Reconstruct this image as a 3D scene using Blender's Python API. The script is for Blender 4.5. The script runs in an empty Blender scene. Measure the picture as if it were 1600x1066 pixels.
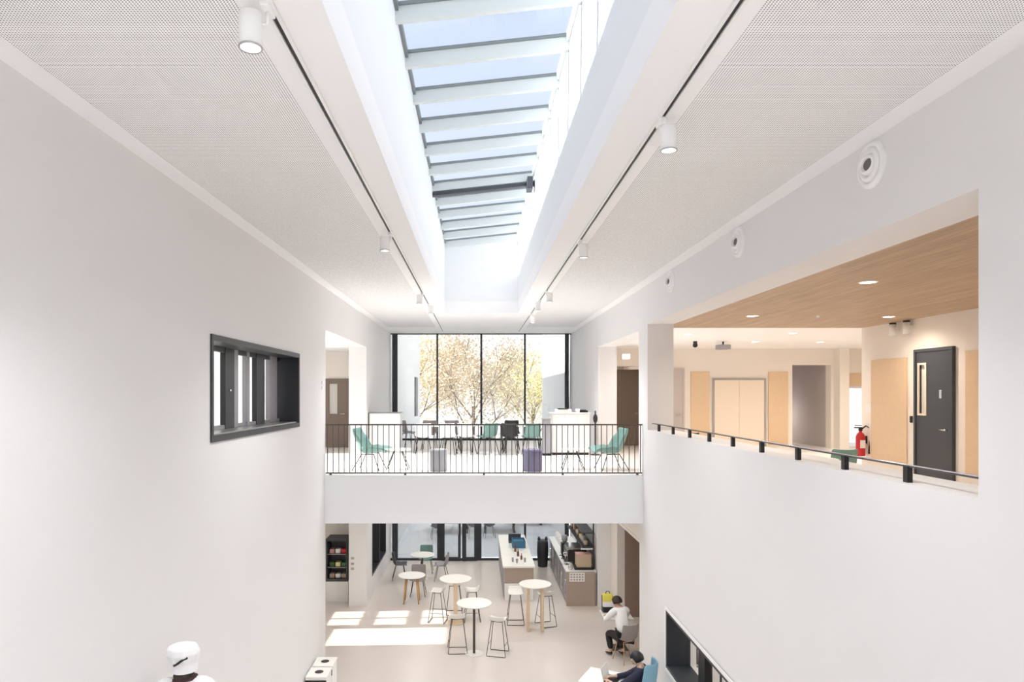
import bpy, bmesh, math, random
from mathutils import Vector, Matrix
random.seed(7)
sc = bpy.context.scene
COL = sc.collection
R = math.radians
EYE = 5.70          # eye height above the ground floor
UP = 4.11           # upper floor level
CZ = 7.78           # ceiling
XL, XR = -2.96, 3.24

# ------------------------------------------------------------------ materials
MATS = {}
def mat(name, col, rough=0.6, metal=0.0, noise=0.0, nscale=6.0, bump=0.0, bscale=60.0, spec=0.5, emit=None, estr=0.0):
    m = bpy.data.materials.new(name); m.use_nodes = True
    nt = m.node_tree; b = nt.nodes['Principled BSDF']
    b.inputs['Base Color'].default_value = (*col, 1)
    b.inputs['Roughness'].default_value = rough
    b.inputs['Metallic'].default_value = metal
    b.inputs['Specular IOR Level'].default_value = spec
    tc = nt.nodes.new('ShaderNodeTexCoord')
    if noise:
        n = nt.nodes.new('ShaderNodeTexNoise'); n.inputs['Scale'].default_value = nscale; n.inputs['Detail'].default_value = 4
        mx = nt.nodes.new('ShaderNodeMix'); mx.data_type = 'RGBA'
        mx.inputs[6].default_value = (*[c*(1-noise) for c in col], 1)
        mx.inputs[7].default_value = (*[min(1, c*(1+noise)) for c in col], 1)
        nt.links.new(tc.outputs['Object'], n.inputs['Vector'])
        nt.links.new(n.outputs['Fac'], mx.inputs[0]); nt.links.new(mx.outputs[2], b.inputs['Base Color'])
    if bump:
        n2 = nt.nodes.new('ShaderNodeTexNoise'); n2.inputs['Scale'].default_value = bscale
        bp = nt.nodes.new('ShaderNodeBump'); bp.inputs['Strength'].default_value = bump; bp.inputs['Distance'].default_value = 0.005
        nt.links.new(tc.outputs['Object'], n2.inputs['Vector'])
        nt.links.new(n2.outputs['Fac'], bp.inputs['Height']); nt.links.new(bp.outputs['Normal'], b.inputs['Normal'])
    if emit:
        b.inputs['Emission Color'].default_value = (*emit, 1); b.inputs['Emission Strength'].default_value = estr
    MATS[name] = m
    return m

def glass_mat(name, tint=(1, 1, 1), refl=0.06):
    m = bpy.data.materials.new(name); m.use_nodes = True
    nt = m.node_tree; nt.nodes.clear()
    o = nt.nodes.new('ShaderNodeOutputMaterial'); mx = nt.nodes.new('ShaderNodeMixShader')
    t = nt.nodes.new('ShaderNodeBsdfTransparent'); g = nt.nodes.new('ShaderNodeBsdfGlossy')
    t.inputs['Color'].default_value = (*tint, 1); g.inputs['Roughness'].default_value = 0.02
    mx.inputs[0].default_value = refl
    nt.links.new(t.outputs[0], mx.inputs[1]); nt.links.new(g.outputs[0], mx.inputs[2]); nt.links.new(mx.outputs[0], o.inputs[0])
    MATS[name] = m; return m

def perforated_mat():
    m = mat('perforated_board', (0.86, 0.85, 0.84), 0.7)
    nt = m.node_tree; b = nt.nodes['Principled BSDF']
    tc = nt.nodes.new('ShaderNodeTexCoord')
    sep = nt.nodes.new('ShaderNodeSeparateXYZ'); nt.links.new(tc.outputs['Object'], sep.inputs[0])
    def M(op, a, bv=None):
        n = nt.nodes.new('ShaderNodeMath'); n.operation = op
        for i, v in enumerate((a, bv)):
            if v is None: continue
            if isinstance(v, (int, float)): n.inputs[i].default_value = v
            else: nt.links.new(v, n.inputs[i])
        return n.outputs[0]
    P = 0.0180
    u = M('SUBTRACT', M('FRACT', M('DIVIDE', sep.outputs[0], P)), 0.5)
    v = M('SUBTRACT', M('FRACT', M('DIVIDE', sep.outputs[1], P)), 0.5)
    d = M('SQRT', M('ADD', M('MULTIPLY', u, u), M('MULTIPLY', v, v)))
    h = M('LESS_THAN', d, 0.27)
    mx = nt.nodes.new('ShaderNodeMix'); mx.data_type = 'RGBA'
    mx.inputs[6].default_value = (0.96, 0.955, 0.96, 1); mx.inputs[7].default_value = (0.13, 0.13, 0.13, 1)
    nt.links.new(h, mx.inputs[0]); nt.links.new(mx.outputs[2], b.inputs['Base Color'])
    return m

def plank_mat(name, c1, c2, w=0.12, L=2.2, gap=(0.2, 0.13, 0.08), axis='Y', grain=0.12, rough=0.55):
    m = mat(name, c1, rough)
    nt = m.node_tree; b = nt.nodes['Principled BSDF']
    tc = nt.nodes.new('ShaderNodeTexCoord'); mp = nt.nodes.new('ShaderNodeMapping')
    nt.links.new(tc.outputs['Object'], mp.inputs[0])
    if axis == 'Y': mp.inputs['Rotation'].default_value = (0, 0, R(90))
    if axis == 'Z': mp.inputs['Rotation'].default_value = (0, R(90), 0)
    br = nt.nodes.new('ShaderNodeTexBrick')
    br.inputs['Color1'].default_value = (*c1, 1); br.inputs['Color2'].default_value = (*c2, 1); br.inputs['Mortar'].default_value = (*gap, 1)
    br.inputs['Scale'].default_value = 1; br.inputs['Mortar Size'].default_value = 0.0016; br.inputs['Brick Width'].default_value = L
    br.inputs['Row Height'].default_value = w; br.inputs['Bias'].default_value = 0.0
    nt.links.new(mp.outputs[0], br.inputs['Vector'])
    mp2 = nt.nodes.new('ShaderNodeMapping'); mp2.inputs['Scale'].default_value = (1.2, 22, 22)
    nt.links.new(mp.outputs[0], mp2.inputs[0])
    n = nt.nodes.new('ShaderNodeTexNoise'); n.inputs['Scale'].default_value = 2.0; n.inputs['Detail'].default_value = 6
    nt.links.new(mp2.outputs[0], n.inputs['Vector'])
    cr = nt.nodes.new('ShaderNodeMapRange'); cr.inputs[1].default_value = .3; cr.inputs[2].default_value = .7
    cr.inputs[3].default_value = 1-grain; cr.inputs[4].default_value = 1+grain
    nt.links.new(n.outputs['Fac'], cr.inputs[0])
    vm = nt.nodes.new('ShaderNodeVectorMath'); vm.operation = 'SCALE'
    nt.links.new(br.outputs['Color'], vm.inputs[0]); nt.links.new(cr.outputs[0], vm.inputs['Scale'])
    nt.links.new(vm.outputs[0], b.inputs['Base Color'])
    return m

W = mat('wall_paint', (0.785, 0.775, 0.775), 0.75, noise=0.012, nscale=1.5, bump=0.05, bscale=180)
CW = mat('ceiling_white', (0.91, 0.905, 0.91), 0.75)
SH = mat('shaft_white', (0.84, 0.85, 0.86), 0.6)
CR = mat('cream_plaster', (0.84, 0.79, 0.73), 0.75, noise=0.012, nscale=2)
FL = mat('resin_floor', (0.72, 0.66, 0.61), 0.27, noise=0.03, nscale=1.2, spec=0.45)
FU = mat('upper_floor', (0.85, 0.82, 0.80), 0.33, noise=0.02, nscale=2)
PERF = perforated_mat()
WOODC = plank_mat('oak_ceiling', (0.50, 0.365, 0.25), (0.42, 0.30, 0.20), w=0.14, L=2.4, axis='Y', grain=.16)
PLY = mat('birch_panel', (0.72, 0.54, 0.36), 0.6, noise=0.05, nscale=9)
BRN = mat('brown_lining', (0.34, 0.24, 0.19), 0.6, noise=0.05, nscale=5)
DK = mat('anthracite', (0.028, 0.031, 0.038), 0.45)
DKG = mat('slate_door', (0.055, 0.060, 0.072), 0.5, noise=.03)
STEEL = mat('steel', (0.55, 0.55, 0.55), 0.3, metal=1)
BLK = mat('black', (0.012, 0.012, 0.013), 0.45)
WHT = mat('white_lacquer', (0.86, 0.86, 0.85), 0.4)
LAMPW = mat('lamp_white', (0.9, 0.9, 0.9), 0.35)
BAR = mat('glazing_bar', (0.70, 0.735, 0.715), 0.5)
GRYB = mat('bar_edge', (0.22, 0.24, 0.24), 0.5)
RAILM = mat('railing_bronze', (0.085, 0.072, 0.065), 0.5)
TOPW = mat('table_white', (0.86, 0.85, 0.80), 0.35)
PALE = mat('pale_wood', (0.74, 0.60, 0.43), 0.5, noise=.05, nscale=12)
OAK = mat('oak_leg', (0.58, 0.34, 0.15), 0.5, noise=.08, nscale=14)
TEAL = mat('teal_shell', (0.165, 0.295, 0.265), 0.55, noise=.03)
STF = mat('stool_steel', (0.17, 0.155, 0.15), 0.4, metal=.3)
GRC = mat('grey_felt', (0.34, 0.34, 0.36), 0.9, noise=.06, nscale=30)
PUR = mat('purple_felt', (0.17, 0.155, 0.24), 0.9, noise=.06, nscale=30)
GRS = mat('grey_shell', (0.30, 0.27, 0.27), 0.6)
BLUE = mat('blue_shell', (0.20, 0.38, 0.50), 0.5)
TAUPE = mat('taupe_front', (0.42, 0.34, 0.28), 0.6, noise=.03, nscale=8)
GREYF = mat('grey_fronts', (0.34, 0.33, 0.36), 0.45)
RED = mat('extinguisher_red', (0.55, 0.02, 0.03), 0.3)
SKIN = mat('skin', (0.62, 0.40, 0.30), 0.55, noise=.03)
HAIR = mat('dark_hair', (0.03, 0.018, 0.012), 0.6, noise=.2, nscale=40)
CLW = mat('white_cotton', (0.87, 0.87, 0.88), 0.85, bump=.25, bscale=25)
CLK = mat('black_cotton', (0.022, 0.02, 0.022), 0.85, bump=.2, bscale=25)
NAVY = mat('navy_cotton', (0.02, 0.022, 0.05), 0.8, bump=.2, bscale=25)
MAR = mat('maroon_cotton', (0.055, 0.02, 0.025), 0.8)
YEL = mat('yellow_nylon', (0.78, 0.72, 0.12), 0.7)
DISC = mat('vent_white', (0.88, 0.88, 0.88), 0.4)
DHOLE = mat('vent_hole', (0.16, 0.14, 0.13), 0.7)
EMW = mat('lamp_warm_glow', (1, .9, .75), .5, emit=(1.0, 0.80, 0.55), estr=14)
EMC = mat('lamp_white_glow', (1, 1, 1), .5, emit=(1.0, 0.95, 0.88), estr=9)
SIGN = mat('lit_sign', (.9, .9, .8), .5, emit=(0.9, 1.0, 0.8), estr=1.2)
LEAFY = mat('autumn_leaf', (0.74, 0.62, 0.36), 0.7, noise=.3, nscale=3)
LEAFG = mat('yellow_leaf', (0.82, 0.74, 0.42), 0.7, noise=.25, nscale=3)
LEAFR = mat('russet_leaf', (0.66, 0.55, 0.40), 0.7, noise=.3, nscale=3)
BARK = mat('bark', (0.20, 0.16, 0.13), 0.9, noise=.2, nscale=20)
EXTW = mat('render_white', (0.80, 0.80, 0.80), 0.85, noise=.02)
PAVE = plank_mat('terrace_paving', (0.78, 0.81, 0.86), (0.72, 0.75, 0.80), w=.6, L=.6, gap=(.5, .5, .54), axis='X', grain=.05, rough=.8)
PATHM = mat('light_path', (0.80, 0.81, 0.83), 0.8)
GRASS = mat('lawn_green', (0.20, 0.25, 0.10), 0.95, noise=.3, nscale=10)
GL = glass_mat('pane_glass', (0.97, 0.98, 0.98), .05)
GLB = glass_mat('rooflight_glass', (0.87, 0.905, 0.965), .03)
GREENL = mat('plant_leaf', (0.07, 0.16, 0.05), 0.6, noise=.3, nscale=20)
PINK = mat('pink_card', (0.62, 0.36, 0.33), 0.7)
TANB = mat('tan_card', (0.52, 0.41, 0.29), 0.8)
CHR = mat('chrome', (0.75, 0.75, 0.77), 0.15, metal=1)
BROWN = mat('brown_glass', (0.16, 0.07, 0.03), 0.2)
BLUET = mat('blue_towel', (0.05, 0.17, 0.28), 0.8)
PAPER = mat('paper', (0.85, 0.84, 0.82), 0.8)
INK = mat('ink_grey', (0.38, 0.36, 0.35), 0.8)
DOORW = mat('cream_door', (0.84, 0.74, 0.62), 0.55)
BRDR = mat('brown_door', (0.22, 0.165, 0.13), 0.5, noise=.05)
GRW = mat('grey_recess', (0.55, 0.50, 0.48), 0.85)

# ------------------------------------------------------------------ mesh builder
class MB:
    def __init__(s): s.bm = bmesh.new(); s.mats = []
    def _mi(s, m):
        if m not in s.mats: s.mats.append(m)
        return s.mats.index(m)
    def _fin(s, fs, m, smooth):
        i = s._mi(m) if m else 0
        for f in fs: f.material_index = i; f.smooth = smooth
    def box(s, x0, y0, z0, x1, y1, z1, m=None, M=None):
        x0, x1 = sorted((x0, x1)); y0, y1 = sorted((y0, y1)); z0, z1 = sorted((z0, z1))
        vs = [s.bm.verts.new((x, y, z)) for z in (z0, z1) for y in (y0, y1) for x in (x0, x1)]
        if M:
            for v in vs: v.co = M @ v.co
        q = [(0, 2, 3, 1), (4, 5, 7, 6), (0, 1, 5, 4), (2, 6, 7, 3), (0, 4, 6, 2), (1, 3, 7, 5)]
        s._fin([s.bm.faces.new([vs[i] for i in f]) for f in q], m, False)
        return s
    def lathe(s, prof, c=(0, 0, 0), n=24, m=None, M=None, smooth=True, cap=True):
        rings = []
        c = Vector(c)
        for r, z in prof:
            ring = []
            for k in range(n):
                a = 2*math.pi*k/n
                p = Vector((r*math.cos(a), r*math.sin(a), z))
                if M: p = M @ p
                ring.append(s.bm.verts.new(p + c))
            rings.append(ring)
        fs = []
        for a, b in zip(rings, rings[1:]):
            for k in range(n):
                fs.append(s.bm.faces.new((a[k], a[(k+1) % n], b[(k+1) % n], b[k])))
        s._fin(fs, m, smooth)
        if cap:
            f2 = [s.bm.faces.new(rings[0][::-1]), s.bm.faces.new(rings[-1])]
            s._fin(f2, m, False)
        return s
    def cyl(s, p0, p1, r, m=None, n=12, r1=None):
        p0, p1 = Vector(p0), Vector(p1); d = p1-p0
        q = d.to_track_quat('Z', 'Y').to_matrix()
        return s.lathe([(r, 0), (r if r1 is None else r1, d.length)], p0, n, m, q)
    def tube(s, pts, r, m=None, n=8, closed=False):
        pts = [Vector(p) for p in pts]; N = len(pts); rings = []
        up = Vector((0, 0, 1))
        for i, p in enumerate(pts):
            if closed: t = (pts[(i+1) % N]-pts[i-1])
            else: t = pts[min(i+1, N-1)]-pts[max(i-1, 0)]
            t.normalize()
            a = t.cross(up)
            if a.length < .05: a = t.cross(Vector((0, 1, 0)))
            a.normalize(); b = t.cross(a).normalized()
            rings.append([s.bm.verts.new(p + r*(math.cos(2*math.pi*k/n)*a + math.sin(2*math.pi*k/n)*b)) for k in range(n)])
        fs = []
        prs = list(zip(rings, rings[1:])) + ([(rings[-1], rings[0])] if closed else [])
        for A, B in prs:
            for k in range(n): fs.append(s.bm.faces.new((A[k], A[(k+1) % n], B[(k+1) % n], B[k])))
        s._fin(fs, m, True)
        if not closed:
            s._fin([s.bm.faces.new(rings[0][::-1]), s.bm.faces.new(rings[-1])], m, False)
        return s
    def grid(s, fn, nu, nv, m=None, smooth=True):
        vs = [[s.bm.verts.new(fn(i/nu, j/nv)) for i in range(nu+1)] for j in range(nv+1)]
        fs = []
        for j in range(nv):
            for i in range(nu):
                fs.append(s.bm.faces.new((vs[j][i], vs[j][i+1], vs[j+1][i+1], vs[j+1][i])))
        s._fin(fs, m, smooth); return s
    def ball(s, c, r, m=None, sx=1, sy=1, sz=1, n=16, M=None):
        prof = [(max(1e-4, math.sin(math.pi*k/(n//2))), -math.cos(math.pi*k/(n//2))) for k in range(n//2+1)]
        T = Matrix.Diagonal((r*sx, r*sy, r*sz))
        if M: T = M @ T
        return s.lathe(prof, c, n, m, T, cap=False)
    def build(s, name, m=None, parent=None, bevel=0, seg=2, solid=0, sub=0, loc=None, recalc=True):
        me = bpy.data.meshes.new(name)
        if recalc: bmesh.ops.recalc_face_normals(s.bm, faces=s.bm.faces)
        s.bm.to_mesh(me); s.bm.free()
        for x in (s.mats or [m]): me.materials.append(x if x else m)
        o = bpy.data.objects.new(name, me); COL.objects.link(o)
        if parent: o.parent = parent
        if loc: o.location = loc
        if solid:
            q = o.modifiers.new('thick', 'SOLIDIFY'); q.thickness = solid; q.offset = 0
        if bevel:
            q = o.modifiers.new('edge', 'BEVEL'); q.width = bevel; q.segments = seg; q.limit_method = 'ANGLE'
        if sub:
            q = o.modifiers.new('smooth', 'SUBSURF'); q.levels = sub; q.render_levels = sub
        return o

def tag(o, label=None, cat=None, group=None, kind=None):
    if label: o['label'] = label
    if cat: o['category'] = cat
    if group: o['group'] = group
    if kind: o['kind'] = kind
    return o
def thing(name, label, cat, loc=(0, 0, 0), rz=0, group=None):
    o = bpy.data.objects.new(name, None); COL.objects.link(o)
    o.location = loc; o.rotation_euler = (0, 0, rz); o.empty_display_size = .1
    return tag(o, label, cat, group)
KIDS = {}
def kids(o):
    return [c for c in bpy.data.objects if c.parent == o]
def dup(o, loc, rz, label, group=None):
    def cp(a, par):
        c = a.copy(); COL.objects.link(c); c.parent = par
        for k in kids(a): cp(k, c)
        return c
    c = cp(o, None); c.location = loc; c.rotation_euler = (0, 0, rz)
    c['label'] = label
    if group: c['group'] = group
    return c
def struct(name, mb, m=None, parent=None, **k):
    o = mb.build(name, m, parent, **k)
    if not parent: o['kind'] = 'structure'
    return o
def boxo(name, b, m, parent=None, **k):
    return MB().box(*b, m=m).build(name, m, parent, **k)

def pierced(axis, a0, a1, u0, u1, z0, z1, holes, m, mb=None):
    """slab with holes; axis 'x': thickness a0..a1 in x, u = y; axis 'y': thickness in y, u = x; axis 'z': thickness in z, u = x, z-range = y"""
    mb = mb or MB()
    us = sorted({u0, u1, *[h for H in holes for h in H[:2] if u0 < h < u1]})
    zs = sorted({z0, z1, *[h for H in holes for h in H[2:] if z0 < h < z1]})
    def solid(i, j):
        if i < 0 or j < 0 or i >= len(us)-1 or j >= len(zs)-1: return False
        uc, zc = (us[i]+us[i+1])/2, (zs[j]+zs[j+1])/2
        return not any(H[0] < uc < H[1] and H[2] < zc < H[3] for H in holes)
    def V(a, u, z):
        return {'x': (a, u, z), 'y': (u, a, z), 'z': (u, z, a)}[axis]
    bm = mb.bm; fs = []
    def quad(*ps): fs.append(bm.faces.new([bm.verts.new(V(*p)) for p in ps]))
    for i in range(len(us)-1):
        for j in range(len(zs)-1):
            if not solid(i, j): continue
            p, q, r, s = us[i], us[i+1], zs[j], zs[j+1]
            quad((a0, p, r), (a0, q, r), (a0, q, s), (a0, p, s)); quad((a1, p, r), (a1, p, s), (a1, q, s), (a1, q, r))
            if not solid(i-1, j): quad((a0, p, r), (a0, p, s), (a1, p, s), (a1, p, r))
            if not solid(i+1, j): quad((a0, q, r), (a1, q, r), (a1, q, s), (a0, q, s))
            if not solid(i, j-1): quad((a0, p, r), (a1, p, r), (a1, q, r), (a0, q, r))
            if not solid(i, j+1): quad((a0, p, s), (a0, q, s), (a1, q, s), (a1, p, s))
    mb._fin(fs, m, False)
    bmesh.ops.remove_doubles(bm, verts=bm.verts, dist=1e-5)
    return mb

# ------------------------------------------------------------------ shell of the building
WT = 0.47
YB = -4.0; YF = 23.5
LX = -3.43; RX = 3.73
struct('wall_left', pierced('x', LX, XL, YB, YF, 0, CZ, [(13.35, 18.3, UP-.3, 6.96), (13.35, 18.3, -.1, 3.16), (7.61, 11.32, 5.19, 6.34), (19.3, 22.2, .55, 2.7)], W))
struct('wall_right', pierced('x', XR, RX, YB, YF, 0, CZ, [(13.66, 18.2, UP-.3, 6.96), (13.6, 18.3, -.1, 3.16), (4.41, 12.95, 5.02, 7.03), (6.0, 11.6, 1.07, 2.01)], W))
# ground floor and upper floors
struct('floor', MB().box(-7.4, YB, -.3, 12.3, YF, 0), FL)
struct('floor_upper', MB().box(XL, 13.3, 3.18, XR, YF, UP), mat('fascia_white', (0.90, 0.915, 0.935), 0.6))
struct('floor_upper_finish', MB().box(XL, 13.34, UP, XR, YF, UP+.004), FU)
struct('floor_upper_left', MB().box(-7.4, 3.0, 3.18, LX, 20.6, UP).box(LX, 13.35, 3.9, XL, 18.3, UP), FU)
struct('floor_upper_right', MB().box(RX, YB, 3.18, 12.3, 24.5, UP).box(XR, 13.66, 3.9, RX, 18.2, UP), FU)
struct('floor_landing', MB().box(XL, YB, 3.8, XR, 1.85, UP), FU)
# ceilings
SX0, SX1, SY0, SY1 = -.82, 1.06, -2.5, 17.5
PX = [(-2.77, -1.27), (1.53, 3.04)]
cl = MB()
pierced('z', CZ, CZ+.3, -3.43, 3.73, YB, YF+.3, [(SX0, SX1, SY0, SY1), (PX[0][0], PX[0][1], YB+.3, 21.2), (PX[1][0], PX[1][1], YB+.3, 21.2)], CW, cl)
struct('ceiling', cl, CW)
struct('ceiling_perforated_left', MB().box(PX[0][0], YB+.3, CZ+.003, PX[0][1], 21.2, CZ+.2), PERF)
struct('ceiling_perforated_right', MB().box(PX[1][0], YB+.3, CZ+.003, PX[1][1], 21.2, CZ+.2), PERF)
# rooflight shaft (vertical white walls 1.85 m tall), glass slopes up to the right
GZ0, GZ1 = EYE+3.90, EYE+4.10
sh = MB()
sh.box(SX0-.25, SY0-.25, CZ+.3, SX0, SY1+.25, GZ0+.02)
sh.box(SX1, SY0-.25, CZ+.3, SX1+.25, SY1+.25, GZ1+.02)
sh.box(SX0, SY1, CZ+.3, SX1, SY1+.25, GZ0+.0)
sh.box(SX0, SY0-.25, CZ+.3, SX1, SY0, GZ0)
struct('wall_rooflight_shaft', sh, SH)
rl = thing('window_1', None, None); rl['kind'] = 'structure'
slope = math.atan2(GZ1-GZ0, SX1-SX0)
def zr(x): return GZ0+(x-SX0)*(GZ1-GZ0)/(SX1-SX0)
k = 0
y = 17.45
def roofbar(y, wd, dp, mm, name, drop=0):
    mb = MB(); z0, z1 = zr(SX0), zr(SX1)
    vs = []
    for yy in (y-wd/2, y+wd/2):
        for (x, z) in ((SX0, z0), (SX1, z1)):
            for h in (-drop-dp, -drop): vs.append(mb.bm.verts.new((x, yy, z+h)))
    for f in [(0, 1, 3, 2), (4, 6, 7, 5), (0, 2, 6, 4), (1, 5, 7, 3), (0, 4, 5, 1), (2, 3, 7, 6)]: mb.bm.faces.new([vs[i] for i in f])
    mb._fin(list(mb.bm.faces), mm, False)
    return mb.build(name, mm, rl)
while y > SY0:
    roofbar(y, .07, .155, BAR, 'glazing_bar')
    roofbar(y+.0, .11, .035, GRYB, 'bar_gasket', drop=-.03)
    y -= .96
mb = MB(); z0, z1 = zr(SX0)+.03, zr(SX1)+.03
mb.bm.faces.new([mb.bm.verts.new(p) for p in ((SX0, SY0, z0), (SX1, SY0, z1), (SX1, SY1, z1), (SX0, SY1, z0))])
mb.mats.append(GLB); mb.build('pane', GLB, rl, solid=.02)
# edge frames of the rooflight
MB().box(SX0, SY0, GZ0-.05, SX0+.035, SY1, GZ0+.03, m=GRYB).build('edge_frame', GRYB, rl)
MB().box(SX1-.035, SY0, GZ1-.06, SX1, SY1, GZ1+.03, m=BAR).build('edge_frame', BAR, rl)
# the opened vent sash with its dark frame and bracket
vy = 12.65
roofbar(12.65, .12, .06, DKG, 'vent_sash', drop=.18)
MB().box(SX1-.14, vy-.25, zr(SX1)-.36, SX1-.04, vy+.03, zr(SX1)-.14, m=DKG).build('vent_motor', DKG, rl)

# end walls -------------------------------------------------------------
struct('wall_back', pierced('y', YB-.3, YB, -3.43, 3.73, 0, CZ, [(-2.6, 2.9, 4.4, 7.5), (-2.6, 2.9, 0.3, 3.4)], W))  # unseen end wall, glazed to add fill daylight from behind
w9 = thing('window_9', None, None); w9['kind'] = 'structure'
MB().box(-2.6, YB-.17, 4.4, 2.9, YB-.15, 7.5, m=GL).box(-2.6, YB-.17, .3, 2.9, YB-.15, 3.4, m=GL).build('pane', GL, w9)

# far glazing, upper level
def frame_window(name, y, x0, x1, z0, z1, posts, bars, m=DK, depth=.09):
    r = thing(name, None, None); r['kind'] = 'structure'
    for (a, b) in posts: boxo('mullion', (a, y-depth/2, z0, b, y+depth/2, z1), m, r)
    for (a, b, c, d) in bars: boxo('rail', (a, y-depth/2+.006, c, b, y+depth/2-.006, d), m, r)
    boxo('pane', (x0, y-.006, z0, x1, y+.006, z1), GL, r)
    return r
frame_window('window_2', YF-.06, XL, XR, UP, CZ, [(-2.90, -2.72), (-1.385, -1.325), (.12, .19), (1.62, 1.68), (3.02, 3.16)],
             [(XL, XR, UP+.004, UP+.07), (XL, XR, CZ-.035, CZ)])
# ground glazing with its double sliding door
frame_window('window_3', YF-.06, XL, XR, 0, 3.18, [(-2.90, -2.71), (-1.36, -1.19), (.0, .16), (1.62, 1.69), (3.02, 3.16)],
             [(XL, XR, 0, .07), (XL, XR, 3.08, 3.18)])
d1 = thing('door_1', None, None, (0, 0, 0)); d1['kind'] = 'structure'
for (a, b) in ((-1.19, -.55), (-.50, .0)):
    lf = pierced('y', YF-.2, YF-.14, a, b, .01, 2.5, [(a+.09, b-.09, .13, 2.4)], DK).build('door_leaf', DK, d1)
    boxo('door_pane', (a+.09, YF-.175, .13, b-.09, YF-.165, 2.4), GL, lf)
boxo('door_stop', (-.50, YF-.23, 0.01, -.36, YF-.2, 2.5), DK, d1)
MB().cyl((-.62, YF-.26, .9), (-.62, YF-.26, 1.5), .012, m=CHR).cyl((-.62, YF-.26, 1.0), (-.62, YF-.2, 1.0), .01, m=CHR).build('door_handle', CHR, d1)

# ------------------------------------------------------------------ left wing, both levels
OX = -6.6
struct('wall_left_outer', pierced('x', OX-.25, OX, 3.0, 23.0, 0, 8.0,
       [(15.30, 16.42, 1.5, 3.05), (16.68, 17.75, .25, 3.05), (13.5, 18.2, 4.5, 6.8), (4.0, 11.8, 4.7, 6.9)], CR))
w4 = thing('window_4', None, None); w4['kind'] = 'structure'
boxo('pane', (OX-.14, 15.30, 1.5, OX-.13, 16.42, 3.05), GL, w4); boxo('pane', (OX-.14, 16.68, .25, OX-.13, 17.75, 3.05), GL, w4)
for z in (.8, 1.35, 1.9, 2.45): boxo('transom', (OX-.2, 16.68, z-.06, OX-.06, 17.75, z+.06), WHT, w4)
boxo('mullion', (OX-.2, 17.15, .25, OX-.06, 17.22, 3.05), WHT, w4)
w5 = thing('window_5', None, None); w5['kind'] = 'structure'
boxo('pane', (OX-.14, 13.5, 4.5, OX-.13, 18.2, 6.8), GL, w5); boxo('pane', (OX-.14, 4.0, 4.7, OX-.13, 11.8, 6.9), GL, w5)
for yy in (15.0, 16.6, 5.6, 7.2, 8.8, 10.4): boxo('mullion', (OX-.2, yy-.04, 4.5 if yy > 12 else 4.7, OX-.06, yy+.04, 6.8), WHT, w5)
struct('wall_left_room_far', MB().box(OX, 20.4, UP, LX, 20.6, 7.0), CR)
struct('wall_left_room_divider', MB().box(OX, 12.4, 0, LX, 12.6, 7.0), CW)
struct('wall_left_room_near', MB().box(OX, 2.8, UP, LX, 3.0, 7.0), W)
struct('ceiling_left_room', MB().box(OX, 3.0, 6.98, LX, 20.6, 7.2).box(OX, 18.3, 6.96, LX, 20.4, 6.979), CW)
struct('wall_left_ground_far', MB().box(OX, 19.5, 0, LX, 19.7, 3.18), CR)
struct('ceiling_left_ground', MB().box(OX, 12.6, 3.16, LX, 19.5, 3.18), CW)

# brown door at the end of the upper left wing
def door(name, x0, x1, y, z0, h, m, win=None, parentkind='structure', handle_side=1, face=-1):
    d = thing(name, None, None, (x0, y, z0)); d['kind'] = 'structure'
    w = x1-x0
    holes = [win] if win else []
    lf = pierced('y', -.04, 0, 0, w, .008, h, holes, m).build('door_leaf', m, d)
    if win: boxo('vision_panel', (win[0], -.025, win[2], win[1], -.015, win[3]), GL, lf)
    pierced('y', -.06, .01, -.05, w+.05, 0, h+.05, [(0, w, -1, h)], m).build('door_frame', m, d)
    hx = w-.09 if handle_side > 0 else .09
    MB().cyl((hx, -.04, 1.0), (hx, -.10, 1.0), .014, m=CHR).cyl((hx, -.095, 1.0), (hx-.12*handle_side, -.095, 1.0), .011, m=CHR).build('door_handle', CHR, d)
    return d
door('door_2', -4.62, -3.86, 20.4, UP, 2.0, BRDR, (.22, .46, 1.0, 1.9))

# left recessed internal window: dark surround, sashes
w6 = thing('window_6', None, None); w6['kind'] = 'structure'
y0, y1, z0, z1 = 7.61, 11.32, 5.19, 6.34
pierced('x', -3.40, XL+.02, y0-.03, y1+.03, z0-.03, z1+.03, [(y0+.03, y1-.03, z0+.04, z1-.04)], DK).build('window_surround', DK, w6)
boxo('window_sill', (-3.38, y0+.03, z0+.041, XL-.01, y1-.03, z0+.06), STEEL, w6)
xp = -3.27
def yy_at(px): return 1067*3.27/(745-px)
for a, b, mm in ((350, 364, DK), (364, 370, GREYF), (384, 388, GREYF), (399, 411.5, DK), (420, 431, GREYF), (436, 441, DK)):
    boxo('sash', (xp-.05, yy_at(a), z0+.06, xp+.02, yy_at(b), z1-.04), mm, w6)
boxo('sash_rail', (xp-.05, y0+.03, z0+.061, xp+.01, y1-.03, z0+.11), GREYF, w6)
boxo('sash_rail', (xp-.05, y0+.03, z1-.10, xp+.01, y1-.03, z1-.041), DK, w6)
boxo('pane', (xp-.03, y0+.03, z0+.11, xp-.02, y1-.03, z1-.1), GL, w6)
MB().ball((xp+.03, yy_at(356), 5.75), .02, m=CHR).build('latch', CHR, w6)

# dark internal window / board on the ground level left wall
w7 = thing('window_7', None, None); w7['kind'] = 'structure'
boxo('window_back', (LX+.1, 19.3, .55, LX+.16, 22.2, 2.7), BRN, w7)
pierced('x', LX+.16, XL+.01, 19.3, 22.2, .55, 2.7, [(19.36, 20.7, .61, 2.64), (20.78, 22.14, .61, 2.64)], DK).build('window_frame', DK, w7)

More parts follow.
